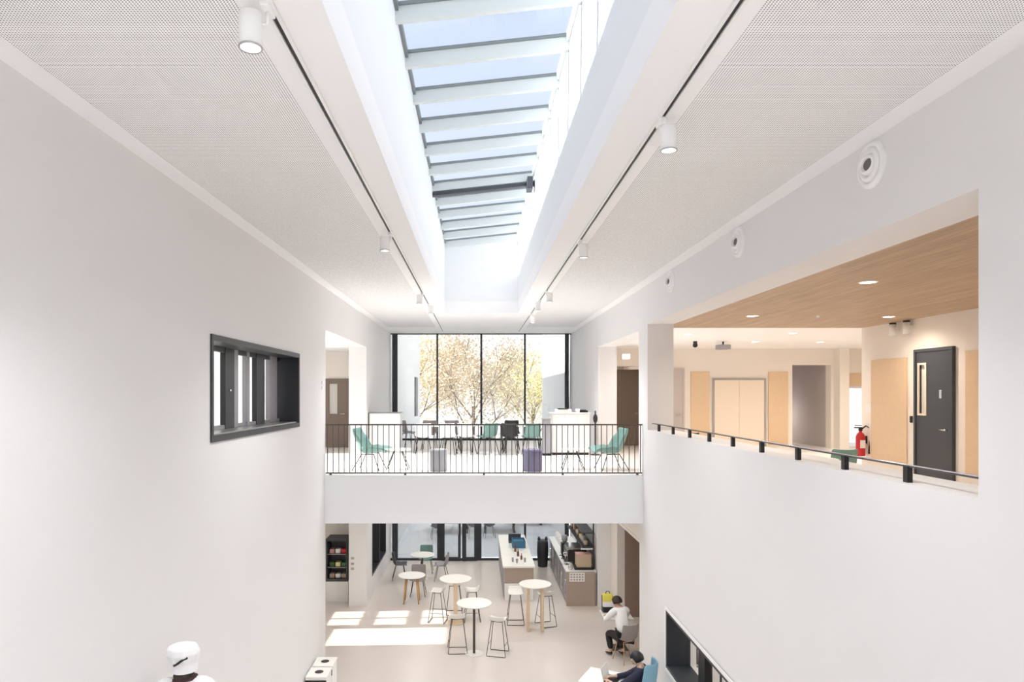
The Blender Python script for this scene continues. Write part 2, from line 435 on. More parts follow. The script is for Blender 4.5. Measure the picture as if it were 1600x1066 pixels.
# ------------------------------------------------------------------ right wing
X2 = 7.75
struct('wall_right_room_side', MB().box(X2, YB, UP, X2+.3, 13.75, 7.03), CR)
struct('wall_right_room_return', MB().box(X2+.3, 13.45, UP, 12.3, 13.75, 7.03), CR)
struct('wall_right_room_near', MB().box(RX, YB, UP, X2, YB+.2, 7.03), CR)
FY = 20.0
struct('wall_right_room_far', pierced('y', FY, FY+.3, XR+.2, 12.3, UP, 7.03, [(4.0, 5.2, UP, 6.52), (9.24, 10.37, UP, 6.56), (10.87, 11.6, UP, 5.92)], CR))
struct('wall_right_room_outer', MB().box(12.0, 13.75, UP, 12.3, FY, 7.03), CR)
struct('ceiling_right_wood', MB().box(RX, YB, 7.03, X2+.3, 13.72, 7.3), WOODC)
struct('ceiling_right_white', MB().box(RX, 13.72, 7.03, 12.3, 24.5, 7.3), CW)
struct('trim_1', MB().box(10.45, FY-.35, UP, 10.72, FY, 7.03), CR)
# corridors behind the openings of the far wall
cm = MB()
cm.box(3.43, 24.2, UP, 12.3, 24.5, 7.03); cm.box(5.2, FY+.3, UP, 5.4, 24.2, 7.03); cm.box(9.0, FY+.3, UP, 9.2, 24.2, 7.03); cm.box(10.4, FY+.3, UP, 10.6, 24.2, 7.03); cm.box(3.43, 23.5, UP, 3.6, 24.2, 7.03)
struct('wall_right_corridor', cm, GRW)
w8 = thing('window_8', None, None); w8['kind'] = 'structure'
boxo('pane', (10.87, FY+.1, UP+.02, 11.6, FY+.12, 5.92), GL, w8)
pierced('y', FY+.05, FY+.15, 10.87, 11.6, UP, 5.92, [(10.92, 11.55, UP+.05, 5.87)], WHT).build('window_frame', WHT, w8)
door('door_3', 4.07, 5.10, FY+1.2, UP, 2.3, BRDR)
door('door_4', 5.35, 6.02, FY, UP, 2.3, GRW)
d = thing('door_5', None, None, (6.95, FY, UP)); d['kind'] = 'structure'
boxo('door_leaf', (0, -.035, .01, .722, 0, 2.0), DOORW, d); boxo('door_leaf', (.728, -.035, .01, 1.45, 0, 2.0), DOORW, d)
pierced('y', -.05, .01, -.06, 1.51, 0, 2.06, [(0, 1.45, -1, 2.0)], INK).build('door_frame', TAUPE, d)
# side wall door with vision panel, faces -x
def to_wall(o, x, y):  # rotate so its local -y faces -x
    o.location = (x, y, UP); o.rotation_euler = (0, 0, R(-90))
d6 = door('door_6', 0, .88, 0, 0, 2.32, DKG, (.08, .25, 1.25, 2.1)); to_wall(d6, X2, 11.98)
pierced('y', -.055, -.035, .05, .28, 1.22, 2.13, [(.085, .245, 1.255, 2.095)], DOORW).build('vision_frame', PAPER, d6)
boxo('kick_plate', (.14, -.045, .05, .55, -.035, .15), CHR, d6)
boxo('door_number', (.60, -.046, 1.52, .66, -.04, 1.66), CHR, d6)

# birch acoustic panels (one thing each)
def panel(x, y, w, z0, z1, side, label):
    o = MB().box(0, -.03, z0, w, -.001, z1).build('wall_panel', PLY, None, bevel=.004)
    tag(o, label, 'wall panel', 'birch panels on the upper right room walls')
    if side: to_wall(o, x, y); o.location.z = 0
    else: o.location = (x, y, 0)
    return o
panel(6.26, FY, .55, UP+.1, 6.36, 0, 'pale birch wall panel left of the cream double door')
panel(8.53, FY, .58, UP+.1, 6.36, 0, 'pale birch wall panel between double door and grey corridor opening')
panel(10.87, FY, .5, 5.95, 6.30, 0, 'small birch panel above the bright white window in the corner')
panel(X2, 13.38, 1.1, UP+.3, 6.36, 1, 'large birch wall panel between fire extinguisher and dark door')
panel(X2, 10.80, 1.4, UP+.3, 6.38, 1, 'birch wall panel right of the dark door, cut by the opening edge')

# ground floor, right side: recess with brown lined alcove, service room behind the lower window
struct('wall_right_alcove', pierced('x', 3.60, 3.78, 13.0, 19.0, 0, 3.18, [(14.7, 17.45, 0, 2.42)], CR))
al = MB()
al.box(3.78, 17.45, 0, 5.4, 17.6, 3.18); al.box(5.3, 13.0, 0, 5.45, 17.6, 3.18); al.box(3.78, 13.2, 0, 5.4, 13.35, 3.18)
struct('wall_right_alcove_lining', al, BRN)
struct('trim_2', MB().box(3.585, 14.62, 0, 3.60, 14.70, 2.49).box(3.585, 17.45, 0, 3.60, 17.53, 2.49).box(3.585, 14.70, 2.42, 3.60, 17.45, 2.49), CR)
w10 = thing('window_10', None, None); w10['kind'] = 'structure'
pierced('x', XR-.02, XR+.38, 5.97, 11.63, 1.04, 2.04, [(6.03, 11.57, 1.10, 1.98)], DK).build('window_surround', DK, w10)
pierced('x', XR-.03, XR-.018, 5.93, 11.67, 1.00, 2.08, [(5.98, 11.62, 1.05, 2.03)], WHT).build('window_trim', WHT, w10)
boxo('mullion', (XR+.25, 10.46, 1.1, XR+.37, 10.76, 1.98), BLK, w10)
boxo('mullion', (XR+.25, 7.9, 1.1, XR+.37, 8.1, 1.98), BLK, w10)
boxo('pane', (XR+.30, 6.03, 1.1, XR+.31, 11.57, 1.98), GL, w10)
struct('wall_service_room', MB().box(RX, 12.8, 0, 8, 13.0, 3.18).box(8, 4, 0, 8.2, 13, 3.18).box(RX, 4, 0, 8, 4.2, 3.18), W)

# ------------------------------------------------------------------ balcony railing
rg = thing('railing', 'bronze brown balcony railing with thin vertical bars along the white slab edge', 'railing', (0, 13.36, UP+.004))
boxo('top_rail', (XL+.005, -.02, .975, XR-.005, .02, 1.0), RAILM, rg)
boxo('bottom_rail', (XL+.005, -.015, .03, XR-.005, .015, .055), RAILM, rg)
nb = 56; bal = None
for i in range(nb+1):
    x = XL+.04 + (XR-XL-.08)*i/nb
    if bal is None: bal = boxo('baluster', (-.0075, -.006, .055, .0075, .006, .975), RAILM, rg); bal.location.x = x
    else:
        c = bal.copy(); COL.objects.link(c); c.parent = rg; c.location.x = x
for x in (XL+.10, -1.4, .14, 1.68, XR-.10): boxo('foot', (x-.02, -.02, 0, x+.02, .02, .03), RAILM, rg)

# handrail on the sill of the big opening
hr = thing('handrail', 'slim dark handrail on short black posts along the sill of the right opening', 'handrail', (3.32, 0, 5.02))
boxo('rail_bar', (-.006, 4.43, .118, .022, 12.93, .130), RAILM, hr)
for i in range(9):
    yy = 5.26+.898*i
    boxo('post', (-.02, yy-.028, 0, .02, yy+.028, .125), BLK, hr)
MB().cyl((.008, 4.45, .132), (.008, 12.9, .131), .007, m=CHR).build('grip', STEEL, hr)

# ------------------------------------------------------------------ tracks and spotlights
def track(x, label):
    t = thing('lighting_track', label, 'lighting track', (x, 0, CZ), group='lighting tracks on the ceiling')
    MB().box(-.034, YB+.3, -.022, -.014, 22.6, 0).box(.014, YB+.3, -.022, .034, 22.6, 0).build('housing', WHT, t)
    boxo('slot', (-.014, YB+.3, -.008, .014, 22.6, 0), BLK, t)
    return t
track(-1.109, 'white lighting track with dark slot left of the rooflight')
track(1.388, 'white lighting track with dark slot right of the rooflight')

def make_spot(loc, label, off):
    s = thing('track_spotlight', label, 'spotlight', loc, group='white cylinder spotlights on the ceiling tracks')
    boxo('adapter', (-.022, -.07, -.055, .022, .07, -.012), LAMPW, s, bevel=.004)
    MB().cyl((0, 0, -.055), (0, 0, -.13), .009, m=LAMPW).cyl((0, 0, -.12), (off*.5, 0, -.12), .009, m=LAMPW).build('arm', LAMPW, s)
    b = MB().lathe([(.058, -.06), (.062, -.065), (.062, -.245), (.055, -.245), (.052, -.225)], (off, 0, 0), 28, LAMPW, cap=False).lathe([(.001, -.06), (.058, -.06)], (off, 0, 0), 28, LAMPW, cap=False).build('lamp_body', LAMPW, s)
    MB().lathe([(.001, -.226), (.053, -.226)], (off, 0, 0), 28, EMC, cap=False).build('lens', EMC, s)
    MB().lathe([(.0625, -.238), (.0635, -.238), (.0635, -.247), (.0535, -.247)], (off, 0, 0), 28, STEEL, cap=False).build('trim_ring', STEEL, s)
    return s
SPOTS = []
spots = [(-1.109, 3.62, -.09, 'largest white track spotlight, cut by the top edge above the left ceiling'),
         (-1.109, 8.75, -.07, 'white spotlight hanging alone midway along the left track'),
         (-1.109, 13.9, -.06, 'small far white spotlight on left track, nearer one of the far pair'),
         (-1.109, 15.6, .06, 'farthest small white spotlight on the left track by the shaft end'),
         (1.388, 5.15, .06, 'large white spotlight hanging from the right track, biggest on that track'),
         (1.388, 9.2, .05, 'white spotlight second from the front on the right track'),
         (1.388, 13.6, .06, 'small far spotlight on right track, nearest of the far cluster'),
         (1.388, 15.0, -.05, 'small far spotlight on right track, middle of the far cluster'),
         (1.388, 17.6, .05, 'farthest tiny spotlight on the right track near the window wall')]
for (x, y, off, lb) in spots:
    SPOTS.append((x+off, y)); make_spot((x, y, CZ), lb, off)

# ------------------------------------------------------------------ round jet vents on the right wall
def vent(y, label):
    v = thing('air_vent', label, 'air vent', (XR, y, EYE+1.875), group='round white jet vents high on the right wall')
    M = Matrix.Rotation(R(-90), 3, 'Y')
    MB().lathe([(.19, 0), (.19, .012), (.175, .03), (.150, .034), (.142, .02), (.135, .004)], (0, 0, 0), 48, DISC, M, cap=False).build('flange', DISC, v)
    MB().lathe([(.142, .0), (.138, .028), (.115, .05), (.10, .045), (.085, .02), (.001, .02)], (0, 0, 0), 40, DISC, M, cap=False).build('bowl', DISC, v)
    M2 = Matrix.Rotation(R(-90), 3, 'Y') @ Matrix.Rotation(R(18), 3, 'X')
    MB().lathe([(.085, .0), (.085, .045), (.070, .075), (.058, .08), (.05, .05), (.045, .02)], (0, 0, 0), 32, DISC, M2, cap=False).build('nozzle', DISC, v)
    MB().lathe([(.001, .045), (.051, .045)], (0, 0, 0), 32, DHOLE, M2, cap=False).build('throat', DHOLE, v)
vent(5.59, 'largest round white air vent high on the right wall, nearest the top corner')
vent(8.43, 'middle round white air vent high on the right wall')
vent(11.37, 'farthest small round white air vent on the right wall near the balcony')

# ------------------------------------------------------------------ downlights of the right room
def downlight(x, y, label, r=.085, z=7.03, m=EMW):
    o = thing('downlight', label, 'downlight', (x, y, z), group='recessed warm downlights of the upper right room')
    MB().lathe([(r*1.25, 0), (r*1.25, -.006), (r, -.008), (r, 0)], (0, 0, 0), 28, LAMPW, cap=False).build('ring', LAMPW, o)
    MB().lathe([(.001, -.004), (r, -.004)], (0, 0, 0), 28, m, cap=False).build('diffuser', m, o)
DL = [(4.64, 8.1, 'glowing round downlight largest in the wood ceiling'),
      (4.68, 11.6, 'glowing downlight in the wood ceiling above the cream double door'),
      (7.06, 11.7, 'glowing downlight in the wood ceiling beside the pair of wall lamps'),
      (4.68, 15.1, 'faint downlight in the white ceiling beside the grey pier'),
      (6.9, 14.9, 'downlight at the front edge of the white ceiling, middle'),
      (7.05, 17.3, 'small far downlight in white ceiling above double door'),
      (8.75, 17.4, 'small far downlight in white ceiling above grey corridor opening')]
for x, y, lb in DL: downlight(x, y, lb)
o = tag(MB().lathe([(.001, -.03), (.03, -.03), (.04, 0)], (0, 0, 0), 20, LAMPW, cap=False).build('smoke_detector', LAMPW, None, loc=(5.80, 11.6, 7.03)), 'tiny white smoke detector between downlights in the wood ceiling', 'smoke detector')
o = thing('projector', 'dark grey projector hanging under the white ceiling', 'projector', (6.24, 17.3, 7.03))
MB().cyl((0, 0, -.08), (0, 0, 0), .02, m=BLK).build('bracket', BLK, o); boxo('housing', (-.16, -.12, -.2, .16, .12, -.08), GREYF, o, bevel=.02)
o = tag(MB().cyl((0, 0, -.1), (0, 0, 0), .05, m=BLK).ball((0, 0, -.1), .06, m=BLK).build('security_camera', BLK, None, loc=(5.5, 17.2, 7.03)), 'small black dome camera on the white ceiling left of the projector', 'camera')
for y, lb in ((12.56, 'white wall lamp with dark cap, left of the pair above the dark door wall'), (12.16, 'white wall lamp with dark cap, right of the pair above the dark door wall')):
    o = thing('wall_lamp', lb, 'wall lamp', (X2, y, EYE+1.19), group='pair of wall lamps above the birch panel')
    boxo('bracket', (-.06, -.03, -.03, 0, .03, .03), LAMPW, o); MB().cyl((-.10, 0, -.12), (-.10, 0, .09), .055, m=LAMPW, n=20).build('lamp_body', LAMPW, o)
    MB().cyl((-.10, 0, .09), (-.10, 0, .12), .057, m=BLK, n=20).build('cap', BLK, o)
o = thing('exit_sign', 'small pale lit sign above the dark corridor door beyond the balcony', 'sign', (4.36, FY-.04, 6.80))
boxo('sign_box', (-.13, 0, -.09, .13, .04, .09), WHT, o, bevel=.006); boxo('sign_face', (-.11, -.006, -.07, .11, 0, .07), SIGN, o)

# fire extinguisher on the wall corner
fe = thing('fire_extinguisher', 'red fire extinguisher with black hose hanging at the wall corner', 'fire extinguisher', (X2-.12, 13.58, 4.47))
MB().lathe([(.001, 0), (.075, 0), (.085, .02), (.085, .38), (.065, .44), (.03, .47), (.03, .5)], (0, 0, 0), 24, RED).build('cylinder', RED, fe)
MB().box(-.03, -.02, .5, .03, .02, .55).box(-.12, -.015, .55, .03, .015, .575).box(-.11, -.012, .60, .02, .012, .615).build('valve', BLK, fe)
MB().tube([(.02, 0, .53), (.08, -.05, .60), (.13, -.08, .56), (.14, -.1, .42), (.12, -.1, .2)], .014).build('hose', BLK, fe)
MB().cyl((.12, -.1, .2), (.12, -.1, .05), .016, r1=.028).build('nozzle', BLK, fe)
boxo('label_plate', (-.05, -.0875, .16, .05, -.080, .32), PAPER, fe)
boxo('bracket', (.08, -.03, .25, .12, .03, .4), BLK, fe)
o = tag(boxo('wall_sign', (-.008, -.09, -.09, 0, .09, .09), PAPER, None, loc=(X2, 13.5, EYE-.28)), 'small square white notice above the fire extinguisher', 'sign')
o = tag(boxo('door_button', (-.03, -.03, -.06, 0, .03, .06), BLK, None, loc=(X2, 12.16, EYE-.45), bevel=.01), 'small black push button left of the dark door', 'button')

# small fittings on left walls
for z, lb in ((EYE+.22, 'upper of two small white sensors on left wall by the balcony'), (EYE+.12, 'lower of two small white sensors on left wall by the balcony')):
    tag(boxo('wall_sensor', (0, -.04, -.03, .02, .04, .03), WHT, None, loc=(XL, 13.05, z), bevel=.004), lb, 'sensor', 'pair of sensors on the left wall')
o = thing('light_switch', 'column of three grey switches on the cream ground floor pier', 'switch', (-3.33, 18.3, 1.1))
for z in (-.08, .05, .2): boxo('switch_button', (-.04, -.012, z-.03, .04, 0, z+.03), INK, o)

# ------------------------------------------------------------------ furniture makers
def shell(prof, wfun, wrap, m, name, parent, th=.014, nu=10):
    # prof: list of (y, z) from front lip to back top; wfun(v)= half width; wrap(v)= how much the sides rise / come forward
    def fn(u, v):
        t = v*(len(prof)-1); i = min(int(t), len(prof)-2); f = t-i
        y = prof[i][0]*(1-f)+prof[i+1][0]*f; z = prof[i][1]*(1-f)+prof[i+1][1]*f
        dy, dz = prof[i+1][0]-prof[i][0], prof[i+1][1]-prof[i][1]; L = math.hypot(dy, dz)
        ny, nz = dz/L, -dy/L   # towards the sitter
        if nz < 0 and ny < 0: ny, nz = -ny, -nz
        s = u*2-1; w = wfun(v); k = wrap(v)*(abs(s)**2.4)
        return Vector((s*w*(1-.12*k/.2 if False else 1), y+ny*k, z+abs(nz)*k))
    return MB().grid(fn, nu, (len(prof)-1)*2, m).build(name, m, parent, solid=th, sub=1)

def lounge_chair(loc, rz, m, label, group):
    c = thing('lounge_chair', label, 'chair', loc, rz, group)
    # faces +y
    prof = [(.36, .36), (.30, .40), (.12, .36), (-.06, .34), (-.18, .40), (-.25, .55), (-.31, .72), (-.35, .86)]
    shell(prof, lambda v: .34-.10*max(0, v-.55)/.45 - .03*(1-v), lambda v: .16 if .25 < v < .8 else .10, m, 'shell', c, .03)
    for sx in (-1, 1):
        MB().tube([(sx*.18, .14, .34), (sx*.27, .28, 0)], .009).build('leg', BLK, c)
        MB().tube([(sx*.17, -.12, .34), (sx*.27, -.30, 0)], .009).build('leg', BLK, c)
        MB().tube([(sx*.18, .14, .335), (sx*.17, -.12, .335)], .009).build('under_frame', BLK, c)
    return c
def side_chair(loc, rz, m, label, group, legm=BLK, sc_=1.0):
    c = thing('side_chair', label, 'chair', loc, rz, group)
    prof = [(.22, .44), (.18, .46), (.02, .445), (-.12, .45), (-.18, .52), (-.215, .66), (-.24, .83)]
    shell(prof, lambda v: .225-.02*v, lambda v: .05 if v < .4 else .08, m, 'shell', c, .014)
    for sx in (-1, 1):
        MB().tube([(sx*.14, .12, .44), (sx*.21, .20, 0)], .009).build('leg', legm, c)
        MB().tube([(sx*.14, -.10, .44), (sx*.21, -.22, 0)], .009).build('leg', legm, c)
    MB().tube([(-.14, .12, .437), (.14, .12, .437)], .008).tube([(-.14, -.10, .437), (.14, -.10, .437)], .008).build('cross_bar', legm, c)
    return c
def bar_stool(loc, rz, label, group):
    c = thing('bar_stool', label, 'stool', loc, rz, group)
    prof = [(.17, .74), (.13, .76), (0, .745), (-.12, .75), (-.17, .80), (-.19, .87)]
    shell(prof, lambda v: .19-.02*v, lambda v: .03, TOPW, 'seat', c, .02)
    for sy in (-1, 1):
        MB().tube([(-.12, sy*.10, .74), (-.21, sy*.2, .02), (-.205, sy*.2, .009), (.205, sy*.2, .009), (.21, sy*.2, .02), (.12, sy*.10, .74)], .0085).build('sled_frame', STF, c)
    for sx in (-1, 1): MB().tube([(sx*.185, .17, .24), (sx*.185, -.17, .24)], .007).build('footrest', STF, c)
    MB().tube([(-.12, -.1, .735), (.12, -.1, .735), (.12, .1, .735), (-.12, .1, .735)], .007, closed=True).build('seat_frame', RAILM, c)
    return c
def round_table(name, loc, r, h, label, group, legs, top=TOPW):
    t = thing(name, label, 'table', loc, 0, group)
    MB().lathe([(r-.006, -.026), (r, -.02), (r, -.004), (r-.004, 0)], (0, 0, h), 40, top).build('tabletop', top, t)
    if legs == 'pole':
        MB().cyl((0, 0, .012), (0, 0, h-.026), .028, n=16).build('pedestal', RAILM, t)
        MB().lathe([(.2, 0), (.2, .008), (.19, .012)], (0, 0, 0), 32, TOPW).build('base_plate', FL, t)
    elif legs == 'pale':
        MB().box(-.05, -.12, .01, .05, .12, h-.026).build('pedestal', PALE, t)
        MB().lathe([(.22, 0), (.22, .008), (.21, .012)], (0, 0, 0), 32, PALE).build('base_plate', FL, t)
    elif legs == 'twin':
        for s in (-1, 1):
            boxo('leg', (s*.17-.035, -.14, 0, s*.17+.035, .14, h-.026), PALE, t, bevel=.004)
    elif legs == 'oak':
        for a in (45, 135, 225, 315):
            ca, sa = math.cos(R(a)), math.sin(R(a))
            MB().cyl((ca*.36*.8, sa*.36*.8, 0), (ca*.2, sa*.2, h-.03), .016, r1=.028, n=12).build('leg', OAK, t)
        MB().lathe([(.24, -.05), (.24, 0)], (0, 0, h-.026), 24, DK).build('apron', RAILM, t)
    elif legs == 'hairpin':
        for a in (40, 140, 220, 320):
            ca, sa = math.cos(R(a)), math.sin(R(a))
            MB().tube([(ca*.10, sa*.10, h-.027), (ca*.30, sa*.22, 0)], .009).build('leg', BLK, t)
    return t

# ---- balcony
GB = 'teal lounge chairs on the balcony'
U = UP+.004
lounge_chair((-2.25, 14.35, U), R(-90-8), TEAL, 'teal shell lounge chair at the left end of balcony railing', GB)
lounge_chair((2.82, 14.35, U), R(90+8), TEAL, 'teal shell lounge chair at the right end of balcony railing', GB)
round_table('side_table', (-1.66, 14.4, U), .28, .43, 'low round white side table beside the left teal lounge chair', 'low side tables on the balcony', 'hairpin', WHT)
round_table('side_table', (2.02, 14.4, U), .28, .43, 'low round white side table beside the right teal lounge chair', 'low side tables on the balcony', 'hairpin', WHT)
for x, m, r, lb in ((-.79, GRC, .175, 'light grey round pouf behind the balcony railing'), (1.15, PUR, .20, 'dark purple round pouf behind the balcony railing')):
    o = thing('pouf', lb, 'pouf', (x, 14.1, U), 0, 'round poufs on the balcony')
    MB().lathe([(r-.02, 0), (r, .015), (r, .43), (r-.02, .455), (.001, .46)], (0, 0, 0), 32, m).build('cushion', m, o)
    MB().tube([(r*math.cos(t*math.pi/16), r*math.sin(t*math.pi/16), .41) for t in range(32)], .005, closed=True).build('piping', m, o)

def desk(x, y, w, label):
    t = thing('desk', label, 'table', (x, y, U), 0, 'white tables in the balcony seating area')
    boxo('tabletop', (-w/2, -.38, .715, w/2, .38, .74), WHT, t, bevel=.003)
    for sx in (-1, 1):
        MB().tube([(sx*(w/2-.08), -.3, .715), (sx*(w/2-.02), -.36, 0)], .014).build('leg', RAILM, t)
        MB().tube([(sx*(w/2-.08), .3, .715), (sx*(w/2-.02), .36, 0)], .014).build('leg', RAILM, t)
desk(-1.05, 18.6, 1.3, 'white table left in the balcony seating area')
desk(.30, 18.9, .9, 'white table in the middle of the balcony seating area')
desk(1.25, 18.6, 1.0, 'white table right in the balcony seating area')
G2 = 'chairs at the balcony tables'
for x, y, a, m, lb in (
        (-1.40, 17.9, 5, WHT, 'white chair on front side of the left balcony table, left one'),
        (-.75, 17.9, -8, WHT, 'white chair on front side of the left balcony table, right one'),
        (-1.35, 19.4, 176, GRS, 'grey chair behind the left balcony table, left one'),
        (-.7, 19.4, 185, GRS, 'grey chair behind the left balcony table, right one'),
        (.30, 17.95, 30, TEAL, 'teal chair at the front of the middle balcony table'),
        (-.27, 18.0, -20, WHT, 'white chair at the front between left and middle balcony tables'),
        (.86, 17.9, -10, BLK, 'black chair at the front of right balcony table, left one'),
        (1.42, 17.75, 12, TEAL, 'teal chair at the front of the right balcony table'),
        (1.0, 19.45, 180, BLK, 'black chair behind the right balcony table'),
        (-2.0, 19.9, -60, GREYF, 'blue grey chair near the white cabinet by the balcony window')):
    side_chair((x, y, U), R(a), m, lb, G2)

# white cabinet on the left, printer cabinet on the right
c = thing('cabinet', 'low white cabinet with dark end panel against the balcony left wall', 'cabinet', (-2.95, 18.6, U))
boxo('body', (.02, 0, 0, .86, .6, 1.06), WHT, c, bevel=.003); boxo('end_panel', (0, -.01, 0, .02, .6, 1.07), DKG, c); boxo('worktop', (.0, -.02, 1.07, .88, .62, 1.085), GREYF, c)
c = thing('cabinet', 'white storage cabinet with panelled doors right of the balcony seating', 'cabinet', (1.95, 17.8, U))
boxo('body', (.0, 0, 0.06, 1.0, .6, 1.08), WHT, c); boxo('plinth', (.03, .03, 0, .97, .57, .06), BLK, c)
for i in range(3): boxo('door', (.02+i*.325, -.02, .08, .33+i*.325, 0, 1.05), WHT, c, bevel=.004)
boxo('worktop', (-.02, -.03, 1.08, 1.02, .62, 1.10), WHT, c)
o = thing('waste_bin', 'grey tall bin with black base left of white storage cabinet', 'bin', (1.80, 17.7, U))
boxo('bin_body', (-.1, -.12, .05, .1, .12, .92), GRC, o, bevel=.02); boxo('bin_base', (-.1, -.13, 0, .12, .12, .05), BLK, o); boxo('bin_lid', (-.11, -.13, .92, .11, .13, .96), INK, o)
o = thing('printer', 'small printer with dark paper slot on the white storage cabinet', 'printer', (2.28, 18.05, U+1.10))
boxo('housing', (-.2, -.18, 0, .2, .18, .09), WHT, o, bevel=.01); boxo('paper_tray', (-.15, -.2, .09, .1, .1, .115), BLK, o)
o = tag(MB().lathe([(.001, 0), (.05, 0), (.06, .1), (.055, .1), (.045, .02)], (0, 0, 0), 20, WHT, cap=False).build('bowl', WHT, None, loc=(2.66, 18.0, U+1.10)), 'white bowl on the white storage cabinet beside the printer', 'bowl')
o = tag(MB().box(-.15, -.07, 0, .15, .07, .05).box(-.1, -.07, .05, .1, .05, .07).build('folder_tray', BLK, None, loc=(2.80, 18.2, U+1.10)), 'flat black tray at the right end of the white storage cabinet', 'tray')
o = thing('coat_rack', 'thin dark stand against the wall right of white storage cabinet', 'stand', (3.08, 17.75, U))
MB().cyl((0, 0, .02), (0, 0, 1.15), .02).build('pole', BLK, o); MB().lathe([(.12, 0), (.12, .02)], (0, 0, 0), 24, BLK).build('base', BLK, o)
MB().ball((0, 0, .95), .06, sz=2).build('hanging_bag', BLK, o)

# ---- right room furniture, glimpsed above the sill
side_chair((5.06, 9.6, UP), R(10), TEAL, 'dark teal chair back just above the sill of the right opening', 'chairs in the upper right room')
side_chair((4.16, 13.6, UP), R(30), BLK, 'dark chair by the far end of the sill beside the grey pier', 'chairs in the upper right room')
round_table('round_table', (4.45, 9.15, UP), .36, .73, 'pale round table near the teal chair in the upper right room', 'tables in the upper right room', 'pole')
round_table('round_table', (4.3, 10.9, UP), .32, .73, 'dark topped round table beyond the sill in front of double doors', 'tables in the upper right room', 'pole', GREYF)

# ---- ground floor tables and stools
GT = 'white high tables on the ground floor'; GS = 'sled base bar stools at the high tables'
round_table('bar_table', (-.06, 15.0, 0), .385, 1.12, 'high round white table on a dark pole, nearest of the three', GT, 'pole')
round_table('bar_table', (-.53, 17.05, 0), .40, 1.10, 'high round white table behind left, near the sunlit patch', GT, 'pale')
round_table('bar_table', (1.41, 16.5, 0), .39, 1.12, 'high round white table on pale wood legs before the counter island', GT, 'twin')
bar_stool((-.43, 15.15, 0), R(4), 'white bar stool left of the nearest high table', GS)
bar_stool((.46, 14.98, 0), R(-14), 'white bar stool right of the nearest high table', GS)
bar_stool((-.98, 17.15, 0), R(80), 'white bar stool left of the high table near the sunlit patch', GS)
bar_stool((-.58, 17.75, 0), R(0), 'white bar stool behind the high table near the sunlit patch', GS)
bar_stool((-.12, 17.2, 0), R(95), 'white bar stool right of the high table near the sunlit patch', GS)
bar_stool((.96, 17.0, 0), R(180), 'white bar stool left of the pale legged table, in front of the island', GS)
bar_stool((1.70, 16.85, 0), R(16), 'white bar stool right of the pale legged table', GS)
round_table('cafe_table', (-1.78, 18.7, 0), .37, .75, 'low round white table on four orange wood legs', 'low cafe tables near the window', 'oak')
round_table('cafe_table', (-1.68, 21.1, 0), .38, .75, 'low round white table on dark pole nearest the glass doors', 'low cafe tables near the window', 'pole')
GC = 'cafe chairs by the ground floor window'
side_chair((-1.66, 19.35, 0), R(180), GRS, 'brown grey chair behind the orange legged table', GC)
side_chair((-2.38, 21.0, 0), R(-85), DKG, 'dark chair left of the table nearest the glass doors', GC)
side_chair((-1.62, 21.85, 0), R(180), TEAL, 'green chair behind the table nearest the glass doors', GC)
side_chair((-1.08, 20.9, 0), R(85), GRC, 'grey chair right of the table nearest the glass doors', GC)

# ---- white counter island
isl = thing('counter_island', 'long white counter island with beige end panel running to the window', 'counter', (.74, 18.85, 0))
boxo('worktop', (-.02, -.02, .90, .87, 4.2, .95), TOPW, isl, bevel=.004)
boxo('carcass', (.02, .05, 0, .83, 4.15, .90), mat('beige_front', (.62, .56, .49), .6, noise=.02), isl)
boxo('end_panel', (.03, .03, .48, .82, .05, .89), TAUPE, isl); boxo('plinth', (.03, .02, 0, .82, .05, .46), WHT, isl)
boxo('side_panel', (.0, .2, .05, .02, 4.1, .88), GREYF, isl)
IZ = .95
def bottle(x, y, h, r, m, lb):
    o = thing('bottle', lb, 'bottle', (x, y, IZ), 0, 'bottles on the counter island')
    MB().lathe([(r*.9, 0), (r, .01), (r, h*.6), (r*.4, h*.78), (r*.35, h)], (0, 0, 0), 16, m).build('body', m, o)
    MB().lathe([(r*.42, h), (r*.42, h+.02)], (0, 0, 0), 12, DK).build('cap', DK, o)
bottle(1.16, 20.6, .24, .035, BROWN, 'brown bottle on the counter island nearest the blue box')
bottle(1.21, 20.0, .20, .035, BROWN, 'brown bottle on the counter island, middle of the three')
bottle(1.28, 19.6, .16, .03, BROWN, 'shortest brown bottle on the island near its front end')
o = thing('crate', 'blue crate with folded cloth at the far part of the counter island', 'crate', (1.30, 21.3, IZ))
pierced('z', 0, .22, -.2, .2, -.28, .28, [(-.18, .18, -.26, .26)], BLUET).build('crate_wall', BLUET, o); boxo('folded_cloth', (-.17, -.25, 0, .17, .25, .18), BLUET, o, bevel=.03)
o = tag(MB().box(-.2, -.15, 0, .2, .15, .02).box(-.2, .13, .02, .2, .15, .24).build('menu_holder', DKG, None, loc=(1.22, 21.9, IZ)), 'dark blue tablet stand beyond the blue crate on the island', 'tablet stand')
for x, y, lb in ((1.02, 19.35, 'clear glass on the island left of the small bottle'), (1.13, 19.2, 'clear glass nearest the front end of the island'), (1.36, 19.3, 'clear glass on the island right of the small bottle')):
    tag(MB().lathe([(.001, 0), (.025, 0), (.033, .12), (.030, .12), (.022, .008)], (0, 0, 0), 16, GREYF, cap=False).build('drinking_glass', GRC, None, loc=(x, y, IZ)), lb, 'glass', 'glasses on the counter island')

# black sack-like bin stand near the window
o = thing('bin_stand', 'black upright bin stand with two peaks between island and back counter', 'bin', (2.18, 22.6, 0))
MB().lathe([(.15, 0), (.16, .03), (.19, .5), (.18, .82), (.14, .88)], (0, 0, 0), 20, DK).build('bin_bag', DK, o)
for s in (-1, 1): MB().ball((s*.12, 0, .9), .05, sz=1.8).build('handle', DK, o)

